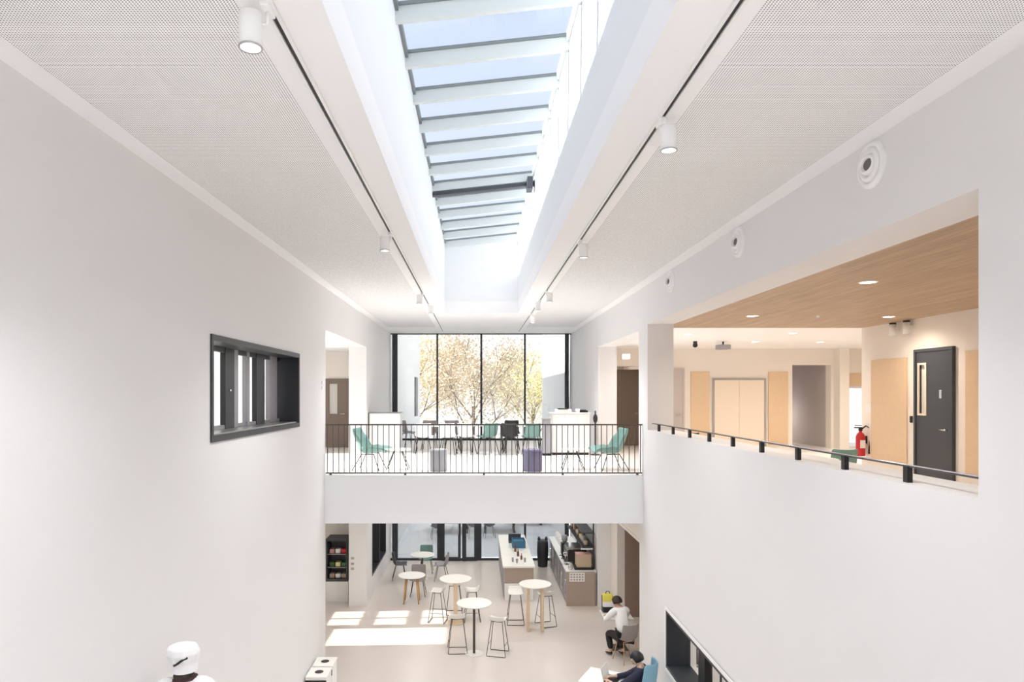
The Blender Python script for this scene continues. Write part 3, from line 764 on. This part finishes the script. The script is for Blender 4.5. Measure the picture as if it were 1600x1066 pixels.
# ---- back counter with machines
bc = thing('back_counter', 'dark fronted kitchen counter with taupe end along the right wall', 'counter', (2.41, 18.35, 0))
boxo('carcass', (.03, .03, 0, .81, 4.6, .88), GREYF, bc); boxo('end_panel', (0, 0, 0, .77, .03, .92), TAUPE, bc, bevel=.003)
boxo('worktop', (0, .03, .88, .81, 4.6, .92), WHT, bc)
for i in range(6):
    d = boxo('door', (.008, .1+i*.74, .1, .03, .78+i*.74, .86), (STEEL if i % 2 else GREYF), bc); MB().cyl((-.01, .16+i*.74, .3), (-.01, .16+i*.74, .7), .01, m=CHR).build('handle', CHR, d)
mn = thing('menu_sheet', 'white sheet with rows of small marks stuck on the taupe counter end', 'notice', (2.62, 18.348, .8))
boxo('sheet', (-.13, -.004, -.14, .28, 0, .10), PAPER, mn)
mk = MB()
for r_ in range(3):
    for c_ in range(5):
        mk.box(-.10+c_*.075, -.0055, -.11+r_*.07, -.055+c_*.075, -.0045, -.07+r_*.07)
mk.build('printed_marks', INK, mn)
CZ_ = .92
em = thing('espresso_machine', 'black and chrome espresso machine on the back counter', 'coffee machine', (2.80, 19.5, CZ_))
boxo('housing', (-.25, -.4, .08, .28, .4, .42), BLK, em, bevel=.02); boxo('drip_tray', (-.34, -.38, 0.04, .1, .38, .08), CHR, em)
boxo('cup_rail', (-.24, -.38, .42, .26, .38, .46), CHR, em); boxo('front_plate', (-.265, -.36, .22, -.25, .36, .40), CHR, em)
for yy in (-.2, .15):
    g = MB().cyl((-.28, yy, .15), (-.28, yy, .24), .035, m=CHR).cyl((-.30, yy, .15), (-.42, yy, .14), .013, m=BLK).build('group_head', CHR, em)
for sx in (-.2, .2):
    for sy in (-.35, .35): MB().cyl((sx, sy, 0), (sx, sy, .06), .02).build('foot', BLK, em)
gr = thing('coffee_grinder', 'black coffee grinder with clear hopper beside the espresso machine', 'grinder', (2.62, 20.4, CZ_))
boxo('body', (-.1, -.12, 0, .1, .12, .35), BLK, gr, bevel=.02); MB().lathe([(.04, .35), (.09, .42), (.09, .55), (.07, .57)], (0, 0, 0), 20, GRC).build('hopper', GRC, gr)
o = thing('cardboard_box', 'tan box on a black stand at the near end of back counter', 'box', (2.92, 18.75, CZ_))
boxo('carton', (-.20, -.17, .06, .20, .17, .40), TANB, o, bevel=.006); boxo('stand', (-.26, -.2, 0, .24, .2, .06), BLK, o)
boxo('flap', (-.21, -.18, .40, .21, .18, .41), PINK, o)
o = tag(MB().lathe([(.05, 0), (.06, .02), (.06, .16), (.04, .19)], (0, 0, 0), 20, CHR).build('milk_jug', CHR, None, loc=(2.55, 18.6, CZ_)), 'round chrome jug at the near corner of the back counter', 'jug')
o = thing('shelving', 'black wall shelving with crockery above the back counter', 'shelf', (2.86, 18.6, 0))
for yy in (0, 1.5, 3.0): boxo('upright', (.30, yy-.015, .92, .33, yy+.015, 2.4), BLK, o)
for zz in (1.52, 1.9): boxo('shelf_board', (.0, -.02, zz, .34, 3.02, zz+.03), DK, o)
boxo('light_bar', (-.02, -.0, 1.46, .30, .06, 1.50), WHT, o)
random.seed(3)
for i in range(12):
    yy = 18.8+i*.23; h = random.choice((.1, .14, .2)); m = random.choice((WHT, GRC, CHR, BROWN, TANB))
    o = tag(MB().lathe([(.045, 0), (.055, .02), (.055, h), (.03, h+.02)], (0, 0, 0), 14, m).build('crockery_jar', m, None, loc=(3.0, yy, 1.55)), 'small jar in the row on the black shelf above back counter', 'jar', 'jars on the black wall shelf')
for i in range(6):
    yy = 20.9+i*.32
    o = tag(MB().lathe([(.05, 0), (.07, .02), (.07, .2), (.05, .24)], (0, 0, 0), 14, WHT).build('canister', (WHT, GRC, CHR)[i % 3], None, loc=(2.66, yy, CZ_)), 'pale canister in the row along the far back counter', 'canister', 'canisters on the back counter')

# ---- left ground alcove display unit
dp = thing('display_fridge', 'open food display unit with dark frame on a white base beyond the left opening', 'display unit', (-4.15, 18.75, 0))
boxo('base', (0, 0, 0, .62, .7, .55), WHT, dp)
pierced('y', 0, .6, 0, .60, .55, 1.72, [(.04, .56, .62, 1.66)], DKG).build('casing', TAUPE, dp)
boxo('back_panel', (.04, .58, .62, .56, .6, 1.66), GREYF, dp)
for zz in (.92, 1.28): boxo('shelf', (.04, .05, zz, .56, .58, zz+.015), STEEL, dp)
random.seed(5)
for zz, ms, h in ((.935, (GREENL, LEAFG, GREENL), .12), (1.295, (PINK, PAPER, RED), .13), (.62, (TANB, PAPER, TANB), .12)):
    for i in range(3):
        o = tag(boxo('food_pack', (-.07, -.1, 0, .07, .1, h), ms[i], None, loc=(-4.0+i*.165, 18.95, zz), bevel=.02), 'packed food item on the %s shelf of the display unit' % {.935: 'middle', 1.295: 'top', .62: 'bottom'}[zz], 'food', 'food packs on the display unit')
# recycling station at bottom left
for y, lb in ((12.13, 'white recycling bin against the left wall, farther of the two'), (11.66, 'white recycling bin against the left wall, nearer of the two')):
    o = thing('recycling_bin', lb, 'bin', (-2.93, y, 0), 0, 'white recycling bins at the foot of the left wall')
    boxo('bin_body', (0, 0, 0, .36, .42, .83), WHT, o, bevel=.015)
    boxo('lid', (-.0, 0, .83, .37, .42, .87), TOPW, o, bevel=.01)
    MB().lathe([(.001, .0), (.07, .0), (.075, .003)], (.19, .21, .87), 20, BLK).build('opening', DHOLE, o)
    boxo('front_band', (.0, -.01, .70, .36, 0, .81), BLK, o)

# ---- table, backpack and people on the right
t = thing('cafe_table', 'small pale square table beside the seated person in white', 'table', (3.12, 15.35, 0))
boxo('tabletop', (-.30, -.33, .715, .34, .35, .74), TOPW, t, bevel=.004); MB().cyl((0.05, 0, .01), (0.05, 0, .715), .03).build('pedestal', RAILM, t); boxo('base_plate', (-.15, -.2, 0, .25, .2, .012), RAILM, t)
b = thing('backpack', 'yellow white and black backpack standing on the small square table', 'backpack', (2.98, 15.55, .74))
boxo('lower_body', (-.12, -.08, 0, .12, .08, .14), CLK, b, bevel=.03); boxo('middle_panel', (-.12, -.085, .13, .12, .08, .25), CLW, b, bevel=.02); boxo('upper_body', (-.12, -.08, .24, .12, .08, .42), YEL, b, bevel=.04)
MB().tube([(-.05, 0, .41), (-.03, 0, .47), (.03, 0, .47), (.05, 0, .41)], .01).build('handle', BROWN, b)
boxo('strap', (-.15, -.03, .03, -.12, .03, .38), GRS, b, bevel=.01)

kr = thing('kitchen_rack', 'dark steel rack with white pots behind the lower right window', 'rack', (3.80, 11.85, 0))
for a in (0.02, .62):
    for b_ in (.02, .52): boxo('upright', (a-.015, b_-.015, 0, a+.015, b_+.015, 1.75), BLK, kr)
for zz in (.4, .98, 1.5): boxo('shelf_board', (0, 0, zz, .64, .54, zz+.025), STEEL, kr)
for (px_, py_, r_, h_) in ((.14, .14, .09, .16), (.36, .2, .11, .22), (.52, .38, .09, .3)):
    o = tag(MB().lathe([(.001, 0), (r_, 0), (r_, h_), (r_-.01, h_), (r_-.01, .01)], (0, 0, 0), 20, WHT, cap=False).build('cooking_pot', WHT, None, loc=(3.80+px_, 11.85+py_, 1.005)), 'white pot on the dark kitchen rack behind the lower right window', 'pot', 'pots on the kitchen rack')
# ------------------------------------------------------------------ people
def skin_mesh(name, V, E, m, parent, sub=1, root=0):
    me = bpy.data.meshes.new(name); me.from_pydata([v[0] for v in V], E, []); me.update()
    o = bpy.data.objects.new(name, me); COL.objects.link(o); o.parent = parent
    me.materials.append(m)
    md = o.modifiers.new('skin', 'SKIN'); md.use_smooth_shade = True; md.branch_smoothing = .3
    if not me.skin_vertices: 
        bpy.context.view_layer.objects.active = o
    for i, v in enumerate(V):
        sv = me.skin_vertices[0].data[i]
        r = v[1]; sv.radius = (r, r) if not isinstance(r, tuple) else r
        sv.use_root = (i == root)
    s = o.modifiers.new('sub', 'SUBSURF'); s.levels = sub; s.render_levels = sub
    return o
def chain(V, E, start, pts):
    prev = start
    for p, r in pts:
        V.append((p, r)); 
        if prev is not None: E.append((prev, len(V)-1))
        prev = len(V)-1
    return prev
def finger_chains(V, E, palm, wrist, hand, nrm, side):
    d = (Vector(hand)-Vector(wrist)).normalized(); n = Vector(nrm).normalized(); s = d.cross(n).normalized()*side
    base = Vector(hand)
    for k, (o_, L) in enumerate(((-.03, .07), (-.01, .08), (.01, .075), (.03, .058))):
        a = base+s*o_*1.0+d*.02
        chain(V, E, palm, [(a+d*L*.35, .009), (a+d*L*.7-n*.01, .0085), (a+d*L-n*.03, .0075)])
    a = Vector(wrist)+d*.04
    chain(V, E, palm, [(a-s*.045, .011), (a-s*.06+d*.03-n*.01, .009)])
def person(label, loc, rz, J, shirt, trousers, hair, shoe=BLK, nam='person', hairstyle='short', shirt_name='shirt', headdir=(0, 1, 0)):
    """J: joints dict. returns root"""
    root = thing(nam, label, 'person', loc, rz)
    V = []; E = []
    V.append((J['pelvis'], .125))
    sp = chain(V, E, 0, [(J['belly'], .115), (J['chest'], .125), (J['neck0'], .075)])
    hd = Vector(J['head'])
    nk = chain(V, E, sp, [(J['neck1'], .055), (tuple(hd-Vector((0, 0, .03))), .078), (tuple(hd+Vector((0, 0, .03))), .088), (tuple(hd+Vector((0, 0, .09))), .06)])
    for s in ('l', 'r'):
        w = chain(V, E, sp-0, [(J['sho'+s], .055), (J['elb'+s], .042), (J['wri'+s], .028)])
        hnd = Vector(J['wri'+s])+(Vector(J['wri'+s])-Vector(J['elb'+s])).normalized()*.075
        if ('hand'+s) in J: hnd = Vector(J['hand'+s])
        pl = chain(V, E, w, [(tuple(hnd), .03)])
        finger_chains(V, E, pl, J['wri'+s], hnd, J.get('palmn', (0, 0, 1)), 1 if s == 'l' else -1)
        a = chain(V, E, 0, [(J['hip'+s], .09), (J['knee'+s], .058), (J['ank'+s], .04), (J['toe'+s], .035)])
    body = skin_mesh('body', V, E, SKIN, root, 2)
    # face
    f = Vector(headdir).normalized(); sd = f.cross(Vector((0, 0, 1))).normalized(); upv = sd.cross(f)
    c = hd+Vector((0, 0, .02))
    MB().ball(c+f*.088-upv*.015, .014, m=SKIN, sz=1.6).build('nose', SKIN, root)
    for s in (-1, 1):
        MB().ball(c+f*.078+sd*s*.032+upv*.018, .011, m=PAPER).ball(c+f*.087+sd*s*.032+upv*.018, .005, m=BLK).build('eye', PAPER, root)
        MB().ball(c+sd*s*.088, .02, m=SKIN, sz=1.6, sx=.6).build('ear', SKIN, root)
    MB().ball(c+f*.078-upv*.055, .016, m=MAR, sz=.35, sx=1.3).build('mouth', MAR, root)
    # hair cap
    if hair:
        hb = MB()
        q = Matrix((sd, f, upv)).transposed()
        def fn(u, v):
            a = u*2*math.pi; ph = v*math.pi*.62
            cut = 1.0 if math.sin(a) < .3 else .62
            ph *= cut
            p = Vector((math.sin(ph)*math.cos(a)*.103, math.sin(ph)*math.sin(a)*.112, math.cos(ph)*.115))
            return c+q @ p - f*.012 + upv*.012
        hb.grid(fn, 24, 8).build('hair', hair, root, solid=.012)
    # clothes
    V = []; E = []
    V.append((J['pelvis'], (.165, .14)))
    sp = chain(V, E, 0, [(J['belly'], (.155, .135)), (J['chest'], (.175, .15)), (J['neck0'], .095)])
    for s in ('l', 'r'):
        e = Vector(J['wri'+s])*.85+Vector(J['elb'+s])*.15
        chain(V, E, sp, [(J['sho'+s], .078), (J['elb'+s], .058), (tuple(e), .044)])
    skin_mesh(shirt_name, V, E, shirt, root, 2)
    V = []; E = []
    V.append((tuple(Vector(J['pelvis'])-Vector((0, 0, .03))), .16))
    for s in ('l', 'r'):
        e = Vector(J['ank'+s])+Vector((0, 0, .04))
        chain(V, E, 0, [(J['hip'+s], .115), (J['knee'+s], .08), (tuple(e), .062)])
    skin_mesh('trousers', V, E, trousers, root, 2)
    for s in ('l', 'r'):
        V = []; E = []
        a = Vector(J['ank'+s]); tt = Vector(J['toe'+s]); dd = (tt-a); dd.z = 0; dd.normalize()
        V.append((tuple(a-dd*.04-Vector((0, 0, .03))), .045)); chain(V, E, 0, [(tuple(a+dd*.08-Vector((0, 0, .04))), .045), (tuple(tt), .035)])
        skin_mesh('shoe', V, E, shoe, root, 1)
    return root, c

# seated person in white shirt, facing the table (+y, a little -x), bent forward
J = dict(pelvis=(0, 0, .55), belly=(0, .05, .72), chest=(0, .14, .92), neck0=(0, .20, 1.05), neck1=(0, .24, 1.10), head=(0, .29, 1.15),
         shol=(-.19, .17, 1.0), elbl=(-.27, .32, .80), wril=(-.14, .50, .80), shor=(.19, .17, 1.0), elbr=(.27, .34, .80), wrir=(.12, .52, .80),
         hipl=(-.10, .05, .50), kneel=(-.14, .42, .49), ankl=(-.13, .32, .10), toel=(-.14, .50, .04),
         hipr=(.10, .05, .50), kneer=(.13, .40, .49), ankr=(.12, .22, .10), toer=(.13, .40, .04))
person('person with dark hair in white shirt and black trousers, seated at the small table', (3.16, 14.62, 0), R(22), J, CLW, CLK, HAIR, headdir=(-.3, 1, -.35))
side_chair((3.20, 14.60, 0), R(22), GRS, 'grey brown shell chair under the seated person in white', 'chairs along the right alcove', legm=OAK)
# seated person in navy, bottom right, in a blue high-backed shell chair
J2 = dict(J); 
for k_ in ('neck0', 'neck1', 'head'): J2[k_] = tuple(Vector(J[k_])+Vector((0, -.20, .05)))
J2['chest'] = (0, .02, .93); J2['belly'] = (0, .0, .73)
for k_ in ('shol', 'shor'): J2[k_] = tuple(Vector(J[k_])+Vector((0, -.14, .02)))
person('person with black hair in dark navy jacket seated in blue chair, bottom edge', (2.78, 11.5, 0), R(62), J2, NAVY, NAVY, mat('black_hair', (.01, .01, .012), .5), headdir=(-.2, 1, -.4), shirt_name='jacket')
c = thing('armchair', 'pale blue high backed shell chair holding the person in navy', 'chair', (2.68, 11.46, 0), R(62))
prof = [(.28, .42), (.22, .45), (.05, .43), (-.12, .43), (-.22, .52), (-.28, .75), (-.33, 1.05), (-.35, 1.26)]
shell(prof, lambda v: .36-.14*max(0, v-.6)/.4, lambda v: .05 if v < .3 else .16, BLUE, 'shell', c, .03)
MB().cyl((0, 0, .02), (0, 0, .40), .03).build('stem', CHR, c); MB().lathe([(.24, 0), (.24, .012), (.22, .02)], (0, 0, 0), 28, CHR).build('base', CHR, c)
t = thing('cafe_table', 'white square table in front of the person in navy, bottom edge', 'table', (2.22, 11.95, 0), R(62))
boxo('tabletop', (-.35, -.35, .715, .35, .35, .74), WHT, t, bevel=.004); MB().cyl((0, 0, .01), (0, 0, .715), .03).build('pedestal', RAILM, t); boxo('base_plate', (-.2, -.2, 0, .2, .2, .012), RAILM, t)
o = thing('laptop', 'open black and white laptop on the table before the person in navy', 'laptop', (2.36, 11.86, .74), R(62))
boxo('keyboard', (-.16, -.11, 0, .16, .11, .015), BLK, o); MB().box(-.16, 0, 0, .16, .008, .21, M=Matrix.Translation((0, .11, .012)) @ Matrix.Rotation(R(-15), 4, 'X')).build('screen', PAPER, o)

# chef on the stairs, bottom left
st = MB()
n = 24; z = UP; yy = 1.85
prev = None
for i in range(n):
    z -= UP/(n+0.0)
    st.box(XL+.01, yy, max(0, z-.25), -1.75, yy+.293, z) if z > .02 else None
    yy += .293
struct('floor_stair', st, FU)
hstep = UP-UP/n*15
J3 = dict(pelvis=(0, 0, .98), belly=(0, 0, 1.14), chest=(0, .0, 1.34), neck0=(0, -.01, 1.50), neck1=(0, .01, 1.53), head=(0, .03, 1.60),
          shol=(-.20, 0, 1.475), elbl=(-.25, .06, 1.15), wril=(-.15, .27, 1.12), shor=(.20, 0, 1.475), elbr=(.25, .06, 1.15), wrir=(.15, .27, 1.12),
          hipl=(-.10, 0, .92), kneel=(-.11, .03, .50), ankl=(-.11, .0, .09), toel=(-.12, .15, .04),
          hipr=(.10, 0, .92), kneer=(.11, .03, .50), ankr=(.11, .0, .09), toer=(.12, .15, .04))
CY = 1.85+.293*14+.12
root, c = person('person in white chef hat and white jacket, cut off by the bottom edge', (-2.60, CY, hstep), R(8), J3, CLW, CLK, None, shirt_name='chef_jacket', headdir=(-.25, 1, -.25))
root.scale = (1.06, 1.06, 1.06)
# chef hat: band and puffed crown
def fnh(u, v):
    a = u*2*math.pi
    prof = [(.106, -.05), (.106, .0), (.108, .02), (.122, .06), (.130, .105), (.118, .150), (.06, .170), (.001, .174)]
    t_ = v*(len(prof)-1); i = min(int(t_), len(prof)-2); f_ = t_-i
    r = prof[i][0]*(1-f_)+prof[i+1][0]*f_; zz = prof[i][1]*(1-f_)+prof[i+1][1]*f_
    w = 1+.035*math.sin(a*9)*(1 if v > .35 else 0)*(1-v)*2
    p = Vector((r*w*math.cos(a), r*w*1.06*math.sin(a), zz*1.0))
    p.x -= .12*max(0, zz); p.y -= .08*max(0, zz)
    return c+p+Vector((0, -.015, .035))
hat = MB().grid(fnh, 54, 28).build('chef_hat', CLW, root)
MB().tube([c+Vector((-.055, -.128, .065)), c+Vector((-.02, -.143, .088)), c+Vector((.015, -.150, .115)), c+Vector((.055, -.138, .13))], .011).build('hat_slit', BLK, hat)
MB().ball(c+Vector((.0, -.045, -.045)), .085, m=HAIR, sz=.55).build('hair', HAIR, root)
MB().tube([c+Vector((.082*math.cos(a*math.pi/10), -.015+.085*math.sin(a*math.pi/10), -.088-.02*math.sin(a*math.pi/10)+.012*math.cos(a*math.pi/10))) for a in range(20)], .024, closed=True).build('neckerchief', MAR, root)

# unseen lamp discs added under the balcony to brighten the ground floor
GROUND_FILL = [(x, y) for y in (14.3, 16.9, 19.5, 22.1) for x in (-1.9, .15, 2.2)]
gl = MB()
for x, y in GROUND_FILL: gl.lathe([(.001, 3.172), (.08, 3.172), (.095, 3.18)], (x, y, 0), 20, EMC, cap=False)
struct('ceiling_ground_fill_lamps', gl, EMC)

# ------------------------------------------------------------------ outdoors
struct('ground_outside', MB().box(-60, YF, -.35, 60, 80, -.02).box(-60, -30, -.35, OX-.25, YF, -.02).box(12.3, -30, -.35, 60, YF, -.02).box(OX-.25, -30, -.35, 12.3, YB-.3, -.02), PAVE)
struct('path_outside', MB().box(-.55, 0, 0, .55, 9, .012, M=Matrix.Translation((-2.35, 24.3, -.02)) @ Matrix.Rotation(R(-3), 4, 'Z')), PATHM)
struct('wall_exterior_left', pierced('x', -3.4, -3.0, 23.8, 36, -.1, 9.5, [(32.8, 34.8, 4.6, 6.55)], EXTW))
w11 = thing('window_11', None, None); w11['kind'] = 'structure'; boxo('pane', (-3.25, 32.8, 4.6, -3.1, 34.8, 6.55), DK, w11)
struct('wall_exterior_right', MB().box(3.25, 23.8, -.1, 3.7, 34.0, 9.5), EXTW)
def tree(x, y, h, cr, m, n, seed, label):
    random.seed(seed)
    t = thing('tree', label, 'tree', (x, y, -.02), 0, 'autumn trees beyond the upper window')
    tr = MB(); tr.cyl((0, 0, 0), (0.1, 0, h*.45), .16, n=10, r1=.10)
    tips = []
    def br(p, d, L, r, lev):
        q = p+d*L; tr.cyl(p, q, r, n=6, r1=r*.6); tips.append(q); tips.append((p+q)/2)
        if lev:
            for _ in range(3):
                d2 = (d+Vector((random.uniform(-.8, .8), random.uniform(-.8, .8), random.uniform(-.15, .6)))).normalized()
                br(q, d2, L*.68, r*.6, lev-1)
    for i in range(7):
        a = i*2.4; d = Vector((math.cos(a)*.7, math.sin(a)*.7, .8+.2*random.random())).normalized()
        br(Vector((0.05, 0, h*(.22+.04*i))), d, h*.2, .06, 2)
    tr.build('trunk', BARK, t)
    lf = bmesh.new()
    for i in range(n):
        b_ = random.choice(tips); p = b_+Vector([random.gauss(0, cr) for _ in range(3)])
        s = random.uniform(.05, .11); a = Vector([random.uniform(-1, 1) for _ in range(3)]).normalized(); b2 = a.orthogonal().normalized()
        lf.faces.new([lf.verts.new(p+s*a), lf.verts.new(p+s*.5*b2), lf.verts.new(p-s*a), lf.verts.new(p-s*.5*b2)])
    me = bpy.data.meshes.new('foliage'); lf.to_mesh(me); lf.free(); me.materials.append(m)
    o = bpy.data.objects.new('foliage', me); COL.objects.link(o); o.parent = t
tree(-.3, 42.5, 11.0, .5, LEAFR, 11000, 1, 'russet brown bare tree in the middle of the upper window')
tree(-5.0, 46, 12, .5, LEAFY, 11000, 2, 'golden tree at the left panes of the upper window')
tree(4.0, 50.0, 10.5, .55, LEAFG, 11000, 4, 'yellow tree at the right panes of the upper window')
# picnic tables outside
def picnic(x, y, label):
    t = thing('picnic_table', label, 'table', (x, y, -.02), 0, 'terrace tables outside the glass doors')
    boxo('tabletop', (-.8, -.35, .72, .8, .35, .76), TAUPE, t); 
    for s in (-1, 1):
        boxo('bench', (-.8, s*.62-.14, .43, .8, s*.62+.14, .46), TAUPE, t)
        boxo('leg', (s*.6-.04, -.6, 0, s*.6+.04, .6, .08), DK, t); boxo('post', (s*.6-.04, -.1, .08, s*.6+.04, .1, .72), DK, t)
        boxo('bench_support', (s*.6-.03, -.7, .38, s*.6+.03, .7, .43), DK, t)
picnic(-1.0, 28.6, 'terrace table seen through the left part of the glass door')
picnic(.95, 28.7, 'terrace table seen through the pane right of the glass door')
picnic(2.2, 30.4, 'terrace table seen beyond the far end of the counter island')
for x, y in ((-.15, 27.2), (.5, 27.3), (-1.6, 27.0)):
    side_chair((x, y, -.02), R(10), DKG, 'dark terrace chair on the paving outside the glass doors', 'terrace chairs outside the glass doors')

# ------------------------------------------------------------------ light
wd = bpy.data.worlds.new('sky'); sc.world = wd; wd.use_nodes = True
nt = wd.node_tree; bg = nt.nodes['Background']
tc = nt.nodes.new('ShaderNodeTexCoord'); ns = nt.nodes.new('ShaderNodeTexNoise'); ns.inputs['Scale'].default_value = 2.2; ns.inputs['Detail'].default_value = 5
mr = nt.nodes.new('ShaderNodeMapRange'); mr.inputs[1].default_value = .40; mr.inputs[2].default_value = .62
mx = nt.nodes.new('ShaderNodeMix'); mx.data_type = 'RGBA'; mx.inputs[6].default_value = (.76, .87, 1.0, 1); mx.inputs[7].default_value = (1, 1, 1, 1)
nt.links.new(tc.outputs['Generated'], ns.inputs['Vector']); nt.links.new(ns.outputs['Fac'], mr.inputs[0]); nt.links.new(mr.outputs[0], mx.inputs[0]); nt.links.new(mx.outputs[2], bg.inputs['Color'])
sp = nt.nodes.new('ShaderNodeSeparateXYZ'); nt.links.new(tc.outputs['Generated'], sp.inputs[0])
m2 = nt.nodes.new('ShaderNodeMapRange'); m2.inputs[1].default_value = .12; m2.inputs[2].default_value = .5
nt.links.new(sp.outputs['Z'], m2.inputs[0])
mh = nt.nodes.new('ShaderNodeMix'); mh.data_type = 'RGBA'; mh.inputs[6].default_value = (1.15, 1.16, 1.18, 1)
nt.links.new(m2.outputs[0], mh.inputs[0]); nt.links.new(mx.outputs[2], mh.inputs[7]); nt.links.new(mh.outputs[2], bg.inputs['Color'])
bg.inputs['Strength'].default_value = .66
SKY = bg
def light(name, typ, loc, energy, color=(1, 1, 1), rot=None, **k):
    l = bpy.data.lights.new(name, typ); l.energy = energy; l.color = color
    for a, b in k.items(): setattr(l, a, b)
    o = bpy.data.objects.new(name, l); COL.objects.link(o); o.location = loc
    if rot is not None: o.rotation_euler = rot
    return o
el = R(25.5)
sd = Vector((math.cos(el), .04, -math.sin(el)))
light('sun', 'SUN', (-20, 10, 20), 7.0, (1.0, .95, .87), sd.to_track_quat('-Z', 'Y').to_euler(), angle=R(.6))
# portals help daylight find the openings
def portal(name, loc, rot, sx, sy):
    l = light(name, 'AREA', loc, 1, rot=rot, shape='RECTANGLE', size=sx, size_y=sy); l.data.cycles.is_portal = True
portal('daylight_roof', ((SX0+SX1)/2, (SY0+SY1)/2, GZ1+.1), (0, 0, 0), SX1-SX0, SY1-SY0)
portal('daylight_far_up', ((XL+XR)/2, YF+.05, (UP+CZ)/2), (R(-90), 0, 0), XR-XL, CZ-UP)
portal('daylight_far_down', ((XL+XR)/2, YF+.05, 1.59), (R(-90), 0, 0), XR-XL, 3.18)
portal('daylight_left_up', (OX-.3, 15.85, 5.65), (0, R(-90), 0), 2.3, 4.7)
portal('daylight_left_room', (OX-.3, 7.9, 5.8), (0, R(-90), 0), 2.2, 7.8)
portal('daylight_left_ground', (OX-.3, 16.5, 1.7), (0, R(-90), 0), 2.9, 2.6)
portal('daylight_back', (.15, YB-.32, 3.9), (R(90), 0, 0), 5.5, 7.2)
light('corridor_fill', 'POINT', (9.75, 22.6, 5.0), 12, (1, .93, .88), shadow_soft_size=.4)  # point light added to brighten the grey corridor, no fixture
light('service_room_fill', 'POINT', (5.6, 10.5, 2.7), 70, (1, .96, .9), shadow_soft_size=.2)  # added fill for the room behind the lower window, no fixture
light('corridor_fill', 'POINT', (4.4, 22.6, 6.7), 12, (1, .85, .7), shadow_soft_size=.15)  # fill light without a fixture, past the dark corridor door
# lamps: the track heads, the downlights, plus added fill beams
for i, (x, y) in enumerate(SPOTS):
    light('spot_beam', 'SPOT', (x, y, CZ-.26), 200, (.975, .99, 1), (0, 0, 0), spot_size=R(122), spot_blend=1.0, shadow_soft_size=.05)
for (x, y) in ((-1.18, .4), (1.44, 1.2), (-1.18, -2.4), (1.44, -2.4)):  # fill spots added behind the camera, no heads on the track
    light('spot_beam', 'SPOT', (x, y, CZ-.26), 200, (.975, .99, 1), (0, 0, 0), spot_size=R(122), spot_blend=1.0, shadow_soft_size=.05)
for (x, y) in GROUND_FILL:  # beams of the added ground floor fill
    light('ceiling_beam', 'SPOT', (x, y, 3.14), 36, (1, .98, .96), (0, 0, 0), spot_size=R(165), spot_blend=1.0, shadow_soft_size=.08)
for (x, y, lb) in DL:
    light('ceiling_beam', 'SPOT', (x, y, 7.0), 76, (1, .88, .74), (0, 0, 0), spot_size=R(160), spot_blend=1.0, shadow_soft_size=.08)
for (x, y) in ((5.4, 5.0), (7.0, 8.3), (5.4, 1.5), (9.3, 16.3), (10.5, 18), (4.6, 17.6)):  # out-of-view beams with no downlight built for them
    downlight(x, y, 'unseen warm downlight of the upper right room, beam only') if False else None
    light('ceiling_beam', 'SPOT', (x, y, 7.0), 62, (1, .88, .74), (0, 0, 0), spot_size=R(160), spot_blend=1.0, shadow_soft_size=.08)

# ------------------------------------------------------------------ camera
cam = bpy.data.cameras.new('camera'); co = bpy.data.objects.new('camera', cam); COL.objects.link(co)
co.location = (0, 0, EYE); co.rotation_euler = (R(90), 0, 0)
cam.sensor_width = 36; cam.lens = 36*1067/1600; cam.clip_start = .05; cam.clip_end = 300
cam.shift_x = 55/1600; cam.shift_y = (616-533)/1600
cam.shift_y = (616-533)/1600
sc.camera = co
sc.view_settings.view_transform = 'Standard'; sc.view_settings.look = 'None'; sc.view_settings.gamma = 1; sc.view_settings.use_curve_mapping = False
sc.view_settings.exposure = 0.70
cy = sc.cycles
cy.max_bounces = 12; cy.diffuse_bounces = 8; cy.transparent_max_bounces = 16; cy.glossy_bounces = 4; cy.use_denoising = True
cy.sample_clamp_indirect = 8; cy.caustics_reflective = False; cy.caustics_refractive = False
